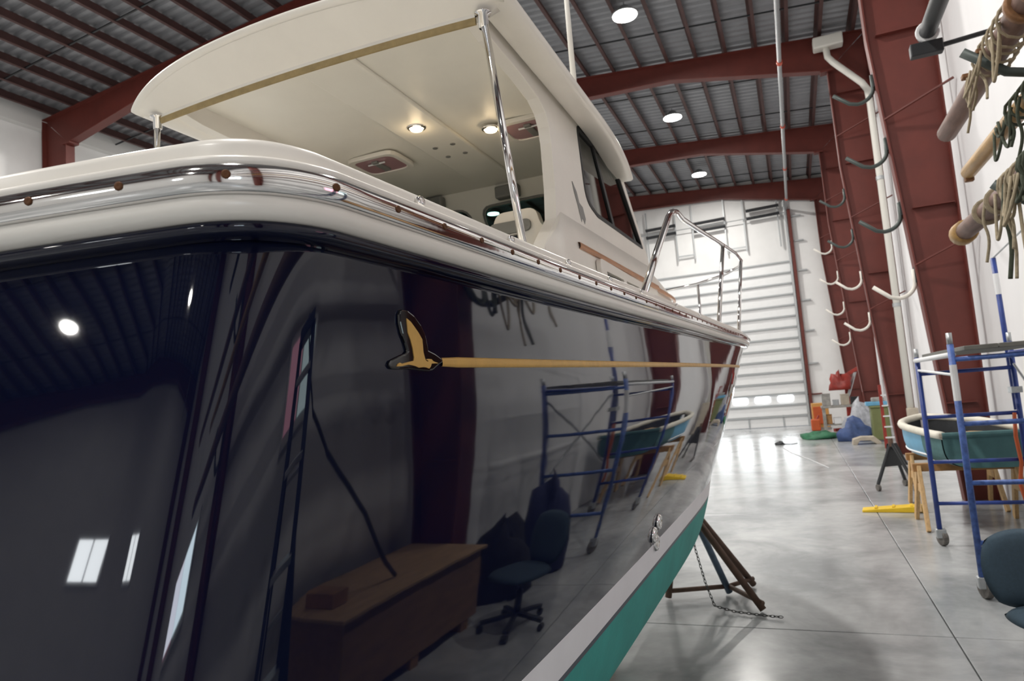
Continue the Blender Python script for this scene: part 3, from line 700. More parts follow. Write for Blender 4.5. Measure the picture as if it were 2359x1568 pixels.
# ---- pilothouse sides
def hx(z): return -0.772 - 0.03 * max(0, min(1, (z - 2.1) / 0.38)) - 0.022 * max(0, (z - 2.48) / 0.5)
side_out = [(2.30, 2.05), (2.31, 2.30), (2.36, 2.345), (2.53, 2.465), (2.57, 2.60), (2.60, 2.80), (2.595, 2.87), (2.57, 2.92), (2.50, 2.955), (2.32, 2.975), (2.05, 2.985), (1.95, 3.0), (1.95, 3.075), (3.93, 3.085), (4.02, 3.02), (4.45, 2.645), (4.52, 2.05)]
win = rounded([(3.04, 3.045), (3.03, 2.66), (3.22, 2.625), (4.33, 2.665), (3.85, 3.05)], [0.05, 0.12, 0.02, 0.03, 0.05], 5)
win_in = rounded([(3.06, 3.03), (3.05, 2.68), (3.22, 2.645), (4.285, 2.682), (3.835, 3.035)], [0.05, 0.12, 0.02, 0.03, 0.05], 5)
for sgn in (1, -1):
    X = lambda x: x if sgn == 1 else 2 * XC - x
    hs = plate(side_out, [win], lambda u, v, w_: (X(hx(v) - w_), u, v), 0.05).build('house_side', M_cream, boat, world=True, bevel=0.012, seg=3)
    plate(win, [win_in], lambda u, v, w_: (X(hx(v) + 0.003 - w_), u, v), 0.02).build('window_gasket', M_rubber, hs, world=True)
    plate(win_in, [], lambda u, v, w_: (X(hx(v) - 0.010 - w_), u, v), 0.006).build('side_window', M_glass, hs, world=True)
    G().prism([(3.335, 3.035), (3.375, 3.04), (3.60, 2.66), (3.55, 2.658)], lambda u, v, w_: (X(hx(v) - 0.002 - w_), u, v), 0.02).build('window_mullion', M_rubber, hs, world=True)
    # lower side bulge with crease, teak strip, vent
    low = []
    for i in range(41):
        y = 2.33 + (4.5 - 2.33) * i / 40; k = min(1, (y - 2.33) / 0.10); zl = 2.32 + (y - 2.33) * 0.72
        low.append([(X(hx(min(z, zl)) + o * k), y, min(z, zl)) for z, o in ((2.05, 0.03), (2.3, 0.028), (2.44, 0.022), (2.485 + 0.035 * (y - 2.3), 0.012), (2.50 + 0.035 * (y - 2.3), -0.004))])
    G().grid(low).build('side_crease', M_cream, hs, world=True, smooth=True, fix=False)
    G().grid([[(X(hx(2.4) + 0.022 + o), y, 2.383 + 0.028 * (y - 2.735) + dz) for o, dz in ((0, -0.014), (0.012, -0.012), (0.014, 0.0), (0.012, 0.012), (0, 0.014))] for y in [2.70 + (4.5 - 2.7) * i / 24 for i in range(25)]]).build('teak_strip', M_teak, hs, world=True, fix=False)
    vent = rounded([(2.92, 2.245), (3.8, 2.275), (3.8, 2.375), (2.92, 2.365)], [0.03, 0.03, 0.05, 0.05])
    v1 = [(3.02, 2.262), (3.36, 2.272), (3.36, 2.323), (3.02, 2.315)]; v2 = [(3.42, 2.275), (3.74, 2.285), (3.74, 2.333), (3.42, 2.325)]
    vt = plate(vent, [v1, v2], lambda u, v, w_: (X(hx(v) + 0.03 + w_), u, v), 0.022).build('vent', M_cream, hs, world=True, bevel=0.005)
    plate([(2.98, 2.255), (3.78, 2.275), (3.78, 2.34), (2.98, 2.33)], [], lambda u, v, w_: (X(hx(v) + 0.029 + w_), u, v), 0.004).build('vent_duct', M_rubber, vt, world=True)
    # grey bird decal aft of the window
    dec = [(2.83, 2.70), (2.88, 2.665), (2.90, 2.62), (2.95, 2.61), (2.975, 2.56), (2.95, 2.53), (2.92, 2.555), (2.90, 2.53), (2.875, 2.60), (2.845, 2.65)]
    plate(dec, [], lambda u, v, w_: (X(hx(v) + w_), u, v), 0.003).build('bird_decal', M_grayplastic, hs, world=True)
    # trunk cabin ahead of the windscreen
# front (windscreen) wall
def fwall(x, z, w_): return (x, 3.70 + (3.06 - z) * 0.85 + 0.0 - w_ + 0.12 * (1 - ((x - XC) / 0.7) ** 2), z)
wh = []
for a, b in ((-2.11, -1.78), (-1.70, -1.22), (-1.14, -0.93)): wh.append(rounded([(a, 2.64), (b, 2.64), (b, 2.985), (a, 2.985)], 0.07))
fo2 = [(-2.16 + 1.32 * i / 20, 2.1) for i in range(21)] + [(-0.84 - 1.32 * i / 20, 3.085) for i in range(21)]
fwp = plate(fo2, wh, fwall, 0.05).build('windscreen_wall', M_creamin, boat, world=True)
for h in wh: plate(h, [], lambda u, v, w_: fwall(u, v, w_ + 0.02), 0.006).build('windscreen_pane', M_glass, fwp, world=True)
for h in wh:
    cx_ = sum(p[0] for p in h) / len(h)
    G().tube([fwall(p[0], p[1], 0.055) for p in h], 0.007, 6, closed=True).build('windscreen_gasket', M_grayplastic, fwp, world=True)
    q = fwall(cx_ - 0.02, 3.025, 0.10)
    wm = G().box(q, (0.15, 0.07, 0.075)).build('wiper_motor', M_grayplastic, boat, world=True, bevel=0.012)
    G().tube([q, (q[0] + 0.02, q[1] + 0.05, q[2] + 0.07)], 0.008, 6).build('motor_stalk', M_rubber, wm, world=True)
# trunk cabin
tx = spline([4.3, 5.0, 5.5, 5.9, 6.2, 6.35], [-0.79, -0.79, -0.83, -0.95, -1.18, -1.5])
rows = []
for i in range(31):
    y = 4.35 + (6.34 - 4.35) * i / 30; h = tx(y) - XC; zt = 2.60 - 0.085 * (y - 4.4); zd = zr(y) + 0.02
    half = [(1.0, zd), (0.985, zt - 0.12), (0.975, zt - 0.05), (0.94, zt - 0.01), (0.8, zt + 0.015), (0.4, zt + 0.04), (0, zt + 0.05)]
    rows.append([(XC + h * a, y, z) for a, z in half] + [(XC - h * a, y, z) for a, z in reversed(half[:-1])])
G().grid(rows).build('trunk_cabin', M_cream, boat, world=True, smooth=True, fix=False)
for sgn in (1, -1):
    G().grid([[(XC + sgn * (tx(y) - XC + 0.004 + o), y, 2.430 + 0.02 * (y - 4.5) + dz) for o, dz in ((0, -0.013), (0.012, -0.011), (0.014, 0), (0.012, 0.011), (0, 0.013))] for y in [4.5 + 1.3 * i / 16 for i in range(17)]]).build('cabin_teak_strip', M_teak, boat, world=True, fix=False)
# helm seats
for xs_ in (-1.15, -1.85):
    s_ = G()
    so2 = rounded([(-0.20, 0.0), (0.20, 0.0), (0.22, 0.34), (0.13, 0.38), (0.10, 0.48), (-0.10, 0.48), (-0.13, 0.38), (-0.22, 0.34)], [0.02, 0.02, 0.05, 0.03, 0.04, 0.04, 0.03, 0.05])
    ho = [(-0.11, 0.10), (0.04, 0.10), (0.04, 0.36), (-0.11, 0.36)]
    seat = plate(so2, [ho], lambda u, v, w_: (xs_ + u, 2.92 + w_ + 0.15 * v, 2.19 + v), 0.06).build('helm_seat', M_cream, boat, world=True, bevel=0.012)
    plate(ho, [], lambda u, v, w_: (xs_ + u, 2.945 + w_ + 0.15 * v, 2.19 + v), 0.03).build('seat_cushion', M_navycush, seat, world=True)
    plate(rounded([(-0.13, 0.365), (0.08, 0.365), (0.08, 0.425), (-0.13, 0.425)], 0.03), [], lambda u, v, w_: (xs_ + u, 2.905 + w_ + 0.15 * v, 2.19 + v), 0.02).build('headrest', M_grayplastic, seat, world=True)
    plate([(0.08, 0.16), (0.19, 0.16), (0.19, 0.24), (0.08, 0.24)], [], lambda u, v, w_: (xs_ + u, 2.91 + w_ + 0.15 * v, 2.19 + v), 0.012).build('seat_pocket', M_navycush, seat, world=True)
    G().box((xs_, 3.12, 2.19), (0.42, 0.42, 0.10)).build('seat_base', M_cream, seat, world=True, bevel=0.02)
    G().tube([(xs_, 3.12, 1.40), (xs_, 3.12, 2.15)], 0.05, 12).build('pedestal', M_chrome, seat, world=True)
# ---- pulpit rails, cleats
for sgn in (1, -1):
    X = lambda x: x if sgn == 1 else 2 * XC - x
    pts = [(-0.43, 2.19, 2.05), (-0.428, 2.55, 2.27), (-0.425, 2.92, 2.49), (-0.424, 3.02, 2.535), (-0.422, 3.15, 2.565), (-0.42, 3.32, 2.57), (-0.39, 4.0, 2.63), (-0.355, 4.75, 2.70), (-0.315, 5.3, 2.735), (-0.30, 5.75, 2.75), (-0.34, 6.1, 2.76), (-0.50, 6.5, 2.77), (-0.80, 6.9, 2.78), (-1.2, 7.15, 2.79), (-1.5, 7.2, 2.79)]
    pr = G().tube([(X(a), b, c) for a, b, c in pts], 0.0135, 12).build('pulpit_rail', M_chrome, boat, world=True, smooth=True)
    for a, b in (((-0.36, 3.95, 2.10), (-0.353, 4.75, 2.70)), ((-0.33, 5.0, 2.11), (-0.30, 5.72, 2.75)), ((-0.75, 6.5, 2.14), (-0.79, 6.9, 2.78))):
        G().tube([(X(a[0]), a[1], a[2]), (X(b[0]), b[1], b[2])], 0.0125, 10).build('stanchion', M_chrome, pr, world=True, smooth=True)
    for y in (2.18, 3.95, 5.0): pass
    c_ = G().tube([(X(-0.45), 4.35, 2.14), (X(-0.45), 4.55, 2.14)], [0.012, 0.012], 8).tube([(X(-0.45), 4.42, 2.08), (X(-0.45), 4.42, 2.14)], 0.014, 8).tube([(X(-0.45), 4.48, 2.08), (X(-0.45), 4.48, 2.14)], 0.014, 8).build('deck_cleat', M_chrome, boat, world=True, smooth=True)
# keel blocks under the boat
for i, y in enumerate((1.3, 4.4)):
    for k in range(2):
        tag(G().box((0, 0, 0.085), (0.4, 0.25, 0.165)).build('keel_block', M_woodd, bevel=0.01), ('lower' if k == 0 else 'upper') + ' brown timber block under the keel near the ' + ('stern' if i == 0 else 'bow'), 'timber block', 'keel blocks').location = (XC, y, 0.17 * k)

# ------------------------------------------------------------------ jack stand
def rod(g, a, b, r=0.022, n=8): g.tube([a, b], r, n); return g
t = thing('jack_stand', 'rusty brown tripod boat stand with a chain beside the green bottom', 'boat stand', (-0.8, 6.0, 0))
apex = Vector((-1.0, 5.95, 0.86)); feet = [Vector((-1.19, 5.96, 0.02)), Vector((-0.42, 5.71, 0.02)), Vector((-0.53, 6.42, 0.02)), Vector((-0.71, 6.16, 0.02))]
for k, f_ in enumerate(feet):
    G().tube([apex + Vector((0.02 * k - 0.03, 0, 0)), f_], 0.028, 10).build('leg', M_bluest if k == 3 else M_rust, t, world=True, smooth=True)
for a, b in ((0, 3), (3, 1), (3, 2)):
    G().tube([feet[a] + Vector((0, 0, 0.05)), feet[b] + Vector((0, 0, 0.05))], 0.02, 8).build('brace', M_rust, t, world=True, smooth=True)
G().tube([apex - Vector((0, 0, 0.05)), (-1.0, 5.95, 0.99)], 0.03, 10).build('screw_jack', M_rust, t, world=True)
G().box((-1.02, 5.95, 0.995), (0.28, 0.28, 0.035), rot=(0, 0.5, 0)).build('pad', M_woodd, t, world=True, bevel=0.008)
ch = [Vector((-0.95, 5.85, 0.72)), Vector((-0.9, 5.8, 0.45)), Vector((-0.84, 5.75, 0.2)), Vector((-0.78, 5.7, 0.04)), Vector((-0.62, 5.64, 0.02)), Vector((-0.42, 5.58, 0.02)), Vector((-0.25, 5.55, 0.02))]
g = G(); fine = []
for a, b in zip(ch[:-1], ch[1:]):
    n_ = max(2, int((b - a).length / 0.028))
    fine += [a.lerp(b, i / n_) for i in range(n_)]
for i in range(len(fine) - 1):
    a, b = fine[i], fine[i + 1]; d = (b - a).normalized(); u = d.orthogonal().normalized(); u = u if i % 2 else d.cross(u); c = (a + b) / 2
    g.tube([c + d * 0.019 * math.cos(q) + u * 0.009 * math.sin(q) for q in [pi * 2 * e_ / 8 for e_ in range(8)]], 0.0035, 4, closed=True)
c_ = g.build('chain', M_chain, t, world=True); c_['kind'] = 'stuff'
# ------------------------------------------------------------------ scaffold
t = thing('rolling_scaffold', 'blue steel rolling scaffold with a grey plank deck in front of dinghy', 'scaffold', (1.55, 7.1, 0))
PX = {'P1': (1.165, 8.04), 'P2': (1.14, 6.23), 'P3': (1.97, 8.04), 'P4': (1.95, 6.23)}
PT = {'P1': 1.98, 'P2': 2.03, 'P3': 2.06, 'P4': 2.03}
for k, (x, y) in PX.items():
    po = G().tube([(x, y, 0.17), (x, y, PT[k] - 0.09)], 0.024, 10).build('post', M_bluew if k == 'P2' else M_blue, t, world=True, smooth=True)
    G().tube([(x, y, PT[k] - 0.1), (x, y, PT[k])], 0.021, 10).build('post_pin', M_galv, po, world=True, smooth=True)
    ca = thing_c = G().lathe([(0.02, -0.025), (0.072, -0.025), (0.078, -0.016), (0.078, 0.016), (0.072, 0.025), (0.02, 0.025)], (x + 0.02, y + 0.03, 0.079), (1, 0.35, 0), 20).build('caster', M_wheel, t, world=True, smooth=False)
    G().box((x + 0.01, y + 0.01, 0.125), (0.09, 0.07, 0.09)).build('caster_fork', M_galv, ca, world=True, bevel=0.01)
    if k == 'P2': G().tube([(x, y, 1.5), (x, y, 1.78)], 0.0255, 10).build('tape', M_tape, po, world=True)
for a, b in (('P1', 'P3'), ('P2', 'P4')):
    (x0, y0), (x1, y1) = PX[a], PX[b]
    for z in (0.42, 0.83, 1.28, 1.72) if a == 'P1' else (0.42, 0.87, 1.32, 1.82):
        G().tube([(x0, y0, z), (x1, y1, z)], 0.019, 8).build('rung', M_blue if a == 'P1' else M_bluew, t, world=True, smooth=True)
for x in (1.15, 1.96):
    G().tube([(x, 6.23, 1.86), (x, 8.04, 1.86)], 0.022, 8).build('side_rail', M_blue if x > 1.5 else M_tape, t, world=True, smooth=True)
G().tube([(1.165, 8.04, 1.76), (1.14, 6.23, 1.70)], 0.012, 8).build('tie_rod', M_tape, t, world=True, smooth=True)
for i in range(3):
    G().box((1.33 + 0.23 * i, 7.13, 1.90), (0.22, 1.9, 0.035)).build('deck_plank', M_ply, t, world=True, bevel=0.005)
G().tube([(1.97, 8.0, 1.75), (1.95, 6.27, 0.8)], 0.012, 8).build('cross_brace', M_galv, t, world=True, smooth=True)
G().tube([(1.99, 8.0, 0.75), (1.97, 6.27, 1.75)], 0.012, 8).build('cross_brace', M_galv, t, world=True, smooth=True)
ex = G().tube([(1.97, 8.12, 1.3), (1.955, 8.12, 2.82)], 0.024, 10).build('guard_post', M_blue, t, world=True, smooth=True)
G().tube([(1.958, 8.12, 2.45), (1.956, 8.12, 2.66)], 0.026, 10).build('tape', M_tape, ex, world=True)
G().box((1.97, 8.08, 1.5), (0.09, 0.13, 0.06)).build('post_clamp', M_galv, t, world=True)
G().tube([(1.955, 8.12, 2.82), (2.0, 7.0, 2.95)], 0.009, 6).build('guard_wire', M_galv, t, world=True)
# strap hanging on the scaffold
tag(G().tube([(1.92, 8.02, 1.28), (1.9, 8.0, 1.05), (1.92, 8.02, 0.8), (1.88, 8.0, 0.6), (1.9, 7.98, 0.45)], 0.018, 6).build('orange_strap', M_orange, smooth=True), 'thin orange strap hanging from the far scaffold frame', 'strap')
# ------------------------------------------------------------------ dinghy on sawhorses
t = thing('dinghy', 'light blue dinghy with cream gunwale, half wrapped in teal canvas', 'boat', (1.7, 9.5, 0.7))
DC = 1.68
def dng(v, q, inset=0.0, zoff=0):
    """v 0 near end .. 1 far end; q -1..1 across"""
    y = 8.52 + 2.0 * v
    hb = 0.46 * (1 - max(0, (v - 0.45) / 0.55) ** 3.2 * 0.93) - inset; hb = max(hb, 0.012)
    sh = 1.05 + 0.10 * v * v
    a = abs(q); zb = 0.70 + 0.10 * max(0, (v - 0.6) / 0.4) ** 2 + inset
    xc = 1.83 - 0.33 * v; x = xc + math.copysign(hb * (1 - (1 - a) ** 2.6), q) if a > 0 else xc
    z = zb + (sh - zb) * a ** 2.8
    return (x, y, z + zoff)
qs = [i / 12 for i in range(-12, 13)]
def drows(v0, v1, ins=0.0, n=14): return [[dng(v0 + (v1 - v0) * j / n, q, ins) for q in qs] for j in range(n + 1)]
G().grid(drows(0.26, 1.0)).build('hull', M_lblue, t, smooth=True, world=True, fix=False)
g = G().grid([[(p[0] + (0.012 if q_ > 12 else -0.012), p[1], p[2] - 0.004) for q_, p in enumerate(r)] for r in drows(0.0, 0.30)])
cap = [dng(0, q) for q in qs]; b0 = len(g.v); g.v += cap; g.f.append(tuple(range(b0, b0 + len(cap))))
g.build('canvas_wrap', M_teal, t, smooth=False, world=True, fix=False)
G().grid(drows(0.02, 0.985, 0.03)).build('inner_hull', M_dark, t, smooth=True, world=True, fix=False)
edge = [dng(j / 24, -1) for j in range(25)] + [dng(1 - j / 24, 1) for j in range(1, 25)]
G().tube([(x, y, z + 0.0) for x, y, z in edge], 0.045, 8).build('gunwale', M_gunw, t, smooth=True, world=True)
G().tube([dng(0, q, 0.0, 0.0) for q in qs if abs(q) > 0.98] , 0.03, 8).build('transom_cap', M_teal, t, world=True)
G().box((1.80, 8.53, 1.05), (0.92, 0.05, 0.05)).build('transom_rail', M_carpet, t, world=True, bevel=0.012)
wl_ = [dng(0.28 + 0.72 * j / 16, -0.62) for j in range(17)]
G().tube([(x - 0.004, y, z) for x, y, z in wl_], 0.012, 6).build('chine_stripe', M_tape, t, smooth=True, world=True)
G().box((1.70, 9.3, 0.99), (0.6, 0.15, 0.03), rot=(0, 0, 0.9)).build('thwart', M_wood, t, world=True, bevel=0.005)
for v in (0.3, 0.66): G().box((1.80 - 0.36 * v, 8.52 + 2.0 * v, 0.93), (0.74 - v * 0.06, 0.2, 0.03)).build('seat_board', M_carpet, t, world=True, bevel=0.006)
def sawhorse(y, x0, x1, label):
    t = thing('sawhorse', label, 'sawhorse', ((x0 + x1) / 2, y, 0), group='wooden sawhorses under the dinghy')
    G().box(((x0 + x1) / 2, y, 0.655), (x1 - x0, 0.09, 0.09)).build('top_beam', M_woodd, t, world=True, bevel=0.006)
    for x in (x0 + 0.06, x1 - 0.06):
        for s in (-1, 1): G().beam((x, y + s * 0.03, 0.66), (x + (0.03 if x > DC else -0.03), y + s * 0.40, 0.0), 0.095, 0.04, up=(1, 0, 0)).build('leg', M_wood, t, world=True, bevel=0.004)
        G().box((x, y, 0.42), (0.03, 0.34, 0.09)).build('gusset', M_wood, t, world=True)
    return t
sawhorse(9.12, 1.13, 2.18, 'pine sawhorse under the near, canvas covered end of the dinghy')
sawhorse(10.3, 1.22, 2.2, 'pine sawhorse under the far blue bow of the dinghy')
# ------------------------------------------------------------------ black trestle, yellow block
t = thing('black_trestle', 'black steel A-frame trestle on casters behind the dinghy bow', 'trestle', (1.2, 11.9, 0))
tp = Vector((1.22, 11.78, 0.72))
for f_ in ((0.98, 11.78, 0.1), (1.40, 12.26, 0.1), (1.45, 11.55, 0.1)):
    G().tube([tp, f_], 0.026, 8).build('leg', M_black, t, world=True)
    c_ = G().lathe([(0.01, -0.02), (0.05, -0.02), (0.052, 0.02), (0.01, 0.02)], (f_[0], f_[1], 0.052), (1, 0.4, 0), 14).build('caster', M_wheel, t, world=True)
G().prism([(-0.06, 0.70), (0.1, 0.70), (0.24, 0.36), (-0.13, 0.36)], lambda u, v, w_: (1.22 + u * 0.9, 11.83 + w_ + u * 0.5, v), 0.02).build('gusset_plate', M_black, t, world=True)
G().tube([(1.22, 11.78, 0.66), (1.22, 11.78, 0.78)], 0.035, 8).build('socket', M_rust, t, world=True)
t = thing('floor_ramp', 'flat bright yellow plastic ramp block lying on the concrete', 'ramp', (0.98, 10.05, 0), rz=-0.12)
G().prism([(-0.36, 0), (0.36, 0), (0.36, 0.075), (0.2, 0.075), (-0.36, 0.03)], lambda u, v, w_: (u, -0.11 + w_, v), 0.22).build('block', M_yellow, t, bevel=0.008)
for x in (-0.2, 0.0, 0.2): G().box((x, 0, 0.062 + x * 0.06), (0.03, 0.18, 0.02)).build('rib', M_yellow, t)
# ------------------------------------------------------------------ office chair
t = thing('office_chair', 'dark slate blue fabric office chair on a black five-star base', 'chair', (1.14, 4.42, 0), rz=0.42)
def pad(name, c, d, tilt, par, m=M_chair):
    rows = []
    n = 14
    for j in range(n + 1):
        v = -1 + 2 * j / n; r = []
        for i in range(n + 1):
            u = -1 + 2 * i / n
            sx = u * math.sqrt(1 - 0.40 * v * v) ; sy = v * math.sqrt(1 - 0.40 * u * u)
            bul = (1 - u ** 6) * (1 - v ** 6)
            r.append((sx * d[0] / 2, sy * d[1] / 2, d[2] * bul))
        rows.append(r)
    g = G().grid(rows).grid([[(a, b, -d[2] * 0.45 * (1 - min(1, (2 * a / d[0]) ** 2 + (2 * b / d[1]) ** 2) ** 3)) for a, b, _ in r] for r in rows])
    M_ = Matrix.Translation(c) @ Euler(tilt).to_matrix().to_4x4(); g.v = [tuple(M_ @ Vector(v)) for v in g.v]
    return g.build(name, m, par, smooth=True)
pad('seat', (0, -0.02, 0.41), (0.50, 0.46, 0.045), (0.04, 0, 0), t)
pad('backrest', (0, 0.235, 0.625), (0.46, 0.42, 0.045), (pi / 2 - 0.16, 0, 0), t)
G().beam((0, 0.12, 0.36), (0, 0.28, 0.38), 0.07, 0.012).beam((0, 0.28, 0.38), (0, 0.275, 0.62), 0.06, 0.012).build('back_bracket', M_black, t)
G().tube([(0, 0, 0.10), (0, 0, 0.28)], 0.03, 12).tube([(0, 0, 0.26), (0, 0, 0.38)], 0.018, 12).build('gas_lift', M_black, t, smooth=True)
G().box((0, 0, 0.365), (0.2, 0.22, 0.04)).build('mechanism', M_black, t, bevel=0.01)
for k in range(5):
    a = 2 * pi * k / 5 + 0.3; ex_ = Vector((0.29 * math.cos(a), 0.29 * math.sin(a), 0.075))
    l_ = G().beam((0, 0, 0.11), ex_, 0.045, 0.03).build('base_arm', M_black, t, bevel=0.006)
    G().lathe([(0.006, -0.022), (0.027, -0.022), (0.028, 0.022), (0.006, 0.022)], (ex_.x, ex_.y, 0.0285), (-math.sin(a), math.cos(a), 0), 14).build('caster', M_rubber, l_)
# ------------------------------------------------------------------ spars on the near column's hooks
def spar(name, label, x, z, y0, y1, r, m, cat='spar'):
    t = thing(name, label, cat, (x, (y0 + y1) / 2, z), group='spars on the rack hooks')
    n_ = 24; pts = [(x, y0 + (y1 - y0) * i / n_, z) for i in range(n_ + 1)]
    rs = [r * (0.8 + 0.2 * math.sin(pi * min(1, (i + 4) / n_))) for i in range(n_ + 1)]
    G().tube(pts, rs, 16).build('shaft', m, t, world=True, smooth=True)
    return t
t1 = spar('mast', 'thick weathered reddish mast, upper of the stored spars', 1.27, 3.54, -3.4, 6.0, 0.085, M_mast)
for y in (3.55, 3.85, 4.05): G().lathe([(0.084, -0.02), (0.1, -0.02), (0.1, 0.02), (0.084, 0.02)], (1.27, y, 3.54), (0, 1, 0), 18).build('mast_band', M_bracket, t1, world=True, smooth=True)
for y in (4.6, 4.95): G().box((1.185, y, 3.56), (0.04, 0.05, 0.03)).build('fitting', M_bracket, t1, world=True, bevel=0.006)
t2 = spar('varnished_boom', 'golden varnished wooden boom, middle of the stored spars', 1.36, 3.20, -2.4, 5.95, 0.065, M_spar)
G().box((1.36, 5.96, 3.16), (0.06, 0.05, 0.06)).build('boom_end_fitting', M_bracket, t2, world=True, bevel=0.008)
t3 = spar('brown_boom', 'weathered brown boom bound with cord, lowest of the stored spars', 1.26, 2.74, -2.6, 5.9, 0.08, M_mast)
G().lathe([(0.075, -0.06), (0.086, -0.05), (0.088, 0.06), (0.07, 0.075)], (1.26, 5.87, 2.74), (0, 1, 0), 16).build('end_band', M_spar, t3, world=True, smooth=True)
for y in (5.2, 4.9, 4.4): G().lathe([(0.08, -0.012), (0.088, -0.008), (0.088, 0.008), (0.08, 0.012)], (1.26, y, 2.74), (0, 1, 0), 18).build('cord_wrap', M_rope, t3, world=True)
t4 = spar('black_pole', 'glossy black wrapped pole, topmost on the rack with a white tie', 1.22, 4.33, -2.5, 6.0, 0.075, M_black)
G().lathe([(0.078, -0.012), (0.084, -0.006), (0.084, 0.006), (0.078, 0.012)], (1.22, 5.92, 4.33), (0, 1, 0), 18).build('tie', M_tape, t4, world=True)
tag(G().box((1.2, 5.94, 4.205), (0.22, 0.08, 0.10)).tube([(1.25, 5.94, 4.205), (1.62, 5.96, 4.24)], 0.02, 8).build('pole_bracket', M_black, bevel=0.008), 'black clamp bracket under the end of the black pole', 'bracket')
for z, lb in ((4.22, 'top'), (3.42, 'second'), (2.62, 'lowest')):
    for fy in (4.6, -1.5):
        o = copy_tree(hd); o.location = (colx(z) - 0.045, fy, z - 0.04); o['label'] = 'dark green rack hook, ' + lb + (' on the column with the stacked spars' if fy > 0 else ' on the column just behind the viewer')
# ropes
def smooth_path(pts, k=2):
    for _ in range(k):
        q = [pts[0]]
        for a, b in zip(pts[:-1], pts[1:]): q += [a.lerp(b, 0.25), a.lerp(b, 0.75)]
        pts = q + [pts[-1]]
    return pts
def lashing(name, label, x, z, r0, y0, y1, turns, m, r, seed, loops=4, ends=3, drop=0.3):
    rnd = random.Random(seed); g = G(); n_ = turns * 12
    g.tube([(x + (r0 + r + 0.004 * math.sin(i)) * math.cos(2 * pi * i / 12), y0 + (y1 - y0) * i / n_ + 0.012 * math.sin(i * 0.7), z + (r0 + r) * math.sin(2 * pi * i / 12)) for i in range(n_ + 1)], r, 6)
    for k in range(loops):
        a = rnd.uniform(y0 - 0.15, y1 + 0.1); b = a + rnd.uniform(0.1, 0.3); d = drop * rnd.uniform(0.4, 1.0); sx = x - r0 * rnd.uniform(0.6, 1.1)
        g.tube([(sx - 0.02 * math.sin(pi * t_) * k, a + (b - a) * t_, z - d * (1 - (2 * t_ - 1) ** 2)) for t_ in [i / 14 for i in range(15)]], r, 6)
    for k in range(ends):
        p = Vector((x - r0 * 0.9, rnd.uniform(y0 - 0.1, y1 + 0.3), z)); L = drop * rnd.uniform(0.8, 1.5); dy = rnd.uniform(-0.12, 0.2)
        g.tube(smooth_path([p, p + Vector((-0.02, dy * 0.3, -L * 0.3)), p + Vector((0.01, dy * 0.5, -L * 0.6)), p + Vector((-0.015, dy, -L))]), r, 6)
    o = g.build(name, m, smooth=True); o['kind'] = 'stuff'
    return tag(o, label, 'rope')
lashing('rope_tangle', 'tan rope lashed round the upper mast with hanging loops', 1.27, 3.54, 0.09, 4.15, 4.75, 6, M_rope, 0.008, 3, 5, 3, 0.28)
lashing('dark_rope_tangle', 'dark green cord lashed round the golden boom with dangling ends', 1.36, 3.20, 0.068, 4.3, 4.75, 4, M_ropeg, 0.009, 5, 3, 4, 0.22)
lashing('rope_coil', 'tan rope loops hanging from the lowest brown boom', 1.26, 2.74, 0.085, 4.3, 4.62, 4, M_rope, 0.009, 8, 5, 3, 0.42)
lashing('dark_rope_coil', 'dark cord wound on the lowest brown boom nearest the viewer', 1.26, 2.74, 0.085, 3.85, 4.2, 7, M_ropeg, 0.012, 11, 4, 3, 0.35)
# ------------------------------------------------------------------ right side, mostly seen in the hull's reflection
t = thing('long_crate', 'long low brown plywood crate beside the right wall', 'crate', (1.83, 3.58, 0))
G().box((1.90, 3.66, 0.33), (0.72, 1.58, 0.5)).build('body', M_crate, t, world=True, bevel=0.006)
G().box((1.90, 3.66, 0.595), (0.78, 1.64, 0.025)).build('lid', M_cratetop, t, world=True, bevel=0.004)
for y in (3.0, 3.66, 4.3): G().box((1.90, y, 0.04), (0.7, 0.09, 0.08)).build('skid', M_woodd, t, world=True)
tag(G().box((0, 0, 0.045), (0.26, 0.14, 0.09)).build('small_box', M_woodd, bevel=0.005), 'small brown wooden box on the near end of the long crate', 'box').location = (1.88, 3.05, 0.61)
t = thing('step_ladder', 'blue step ladder with aluminium treads beside the long crate', 'ladder', (0.92, 1.45, 0))
for x in (-0.22, 0.22):
    G().beam((x * 1.1, -0.42, 0.0), (x * 0.6, 0.0, 1.95), 0.03, 0.075, up=(1, 0, 0)).build('side_rail', M_lbl, t)
    G().beam((x, 0.48, 0.0), (x * 0.6, 0.04, 1.93), 0.028, 0.05, up=(1, 0, 0)).build('rear_leg', M_lbl, t)
for k in range(6):
    z = 0.3 * (k + 1); f_ = z / 1.95; G().box((0, -0.42 * (1 - f_), z), (0.44 - 0.17 * f_, 0.09, 0.028)).build('tread', M_alu, t, bevel=0.004)
for k in range(3):
    z = 0.45 + 0.5 * k; f_ = z / 1.95; G().beam((-0.21 + 0.06 * f_, 0.48 - 0.43 * f_, z), (0.21 - 0.06 * f_, 0.48 - 0.43 * f_, z), 0.03, 0.02).build('rear_bar', M_alu, t)
G().box((0, 0.02, 1.96), (0.3, 0.2, 0.05)).build('top_cap', M_lbl, t, bevel=0.01)
t.rotation_euler = (0, 0, -0.95); t.scale = (1.15, 1.1, 1.12)
tag(G().tube([(0.95, 1.48, 2.25), (1.15, 1.85, 2.02), (1.5, 2.6, 1.62), (1.62, 3.1, 1.15), (1.72, 3.45, 0.75), (1.75, 3.6, 0.625)], 0.016, 8).build('black_hose', M_rubber, smooth=True), 'black hose draped from the step ladder down to the crate', 'hose')
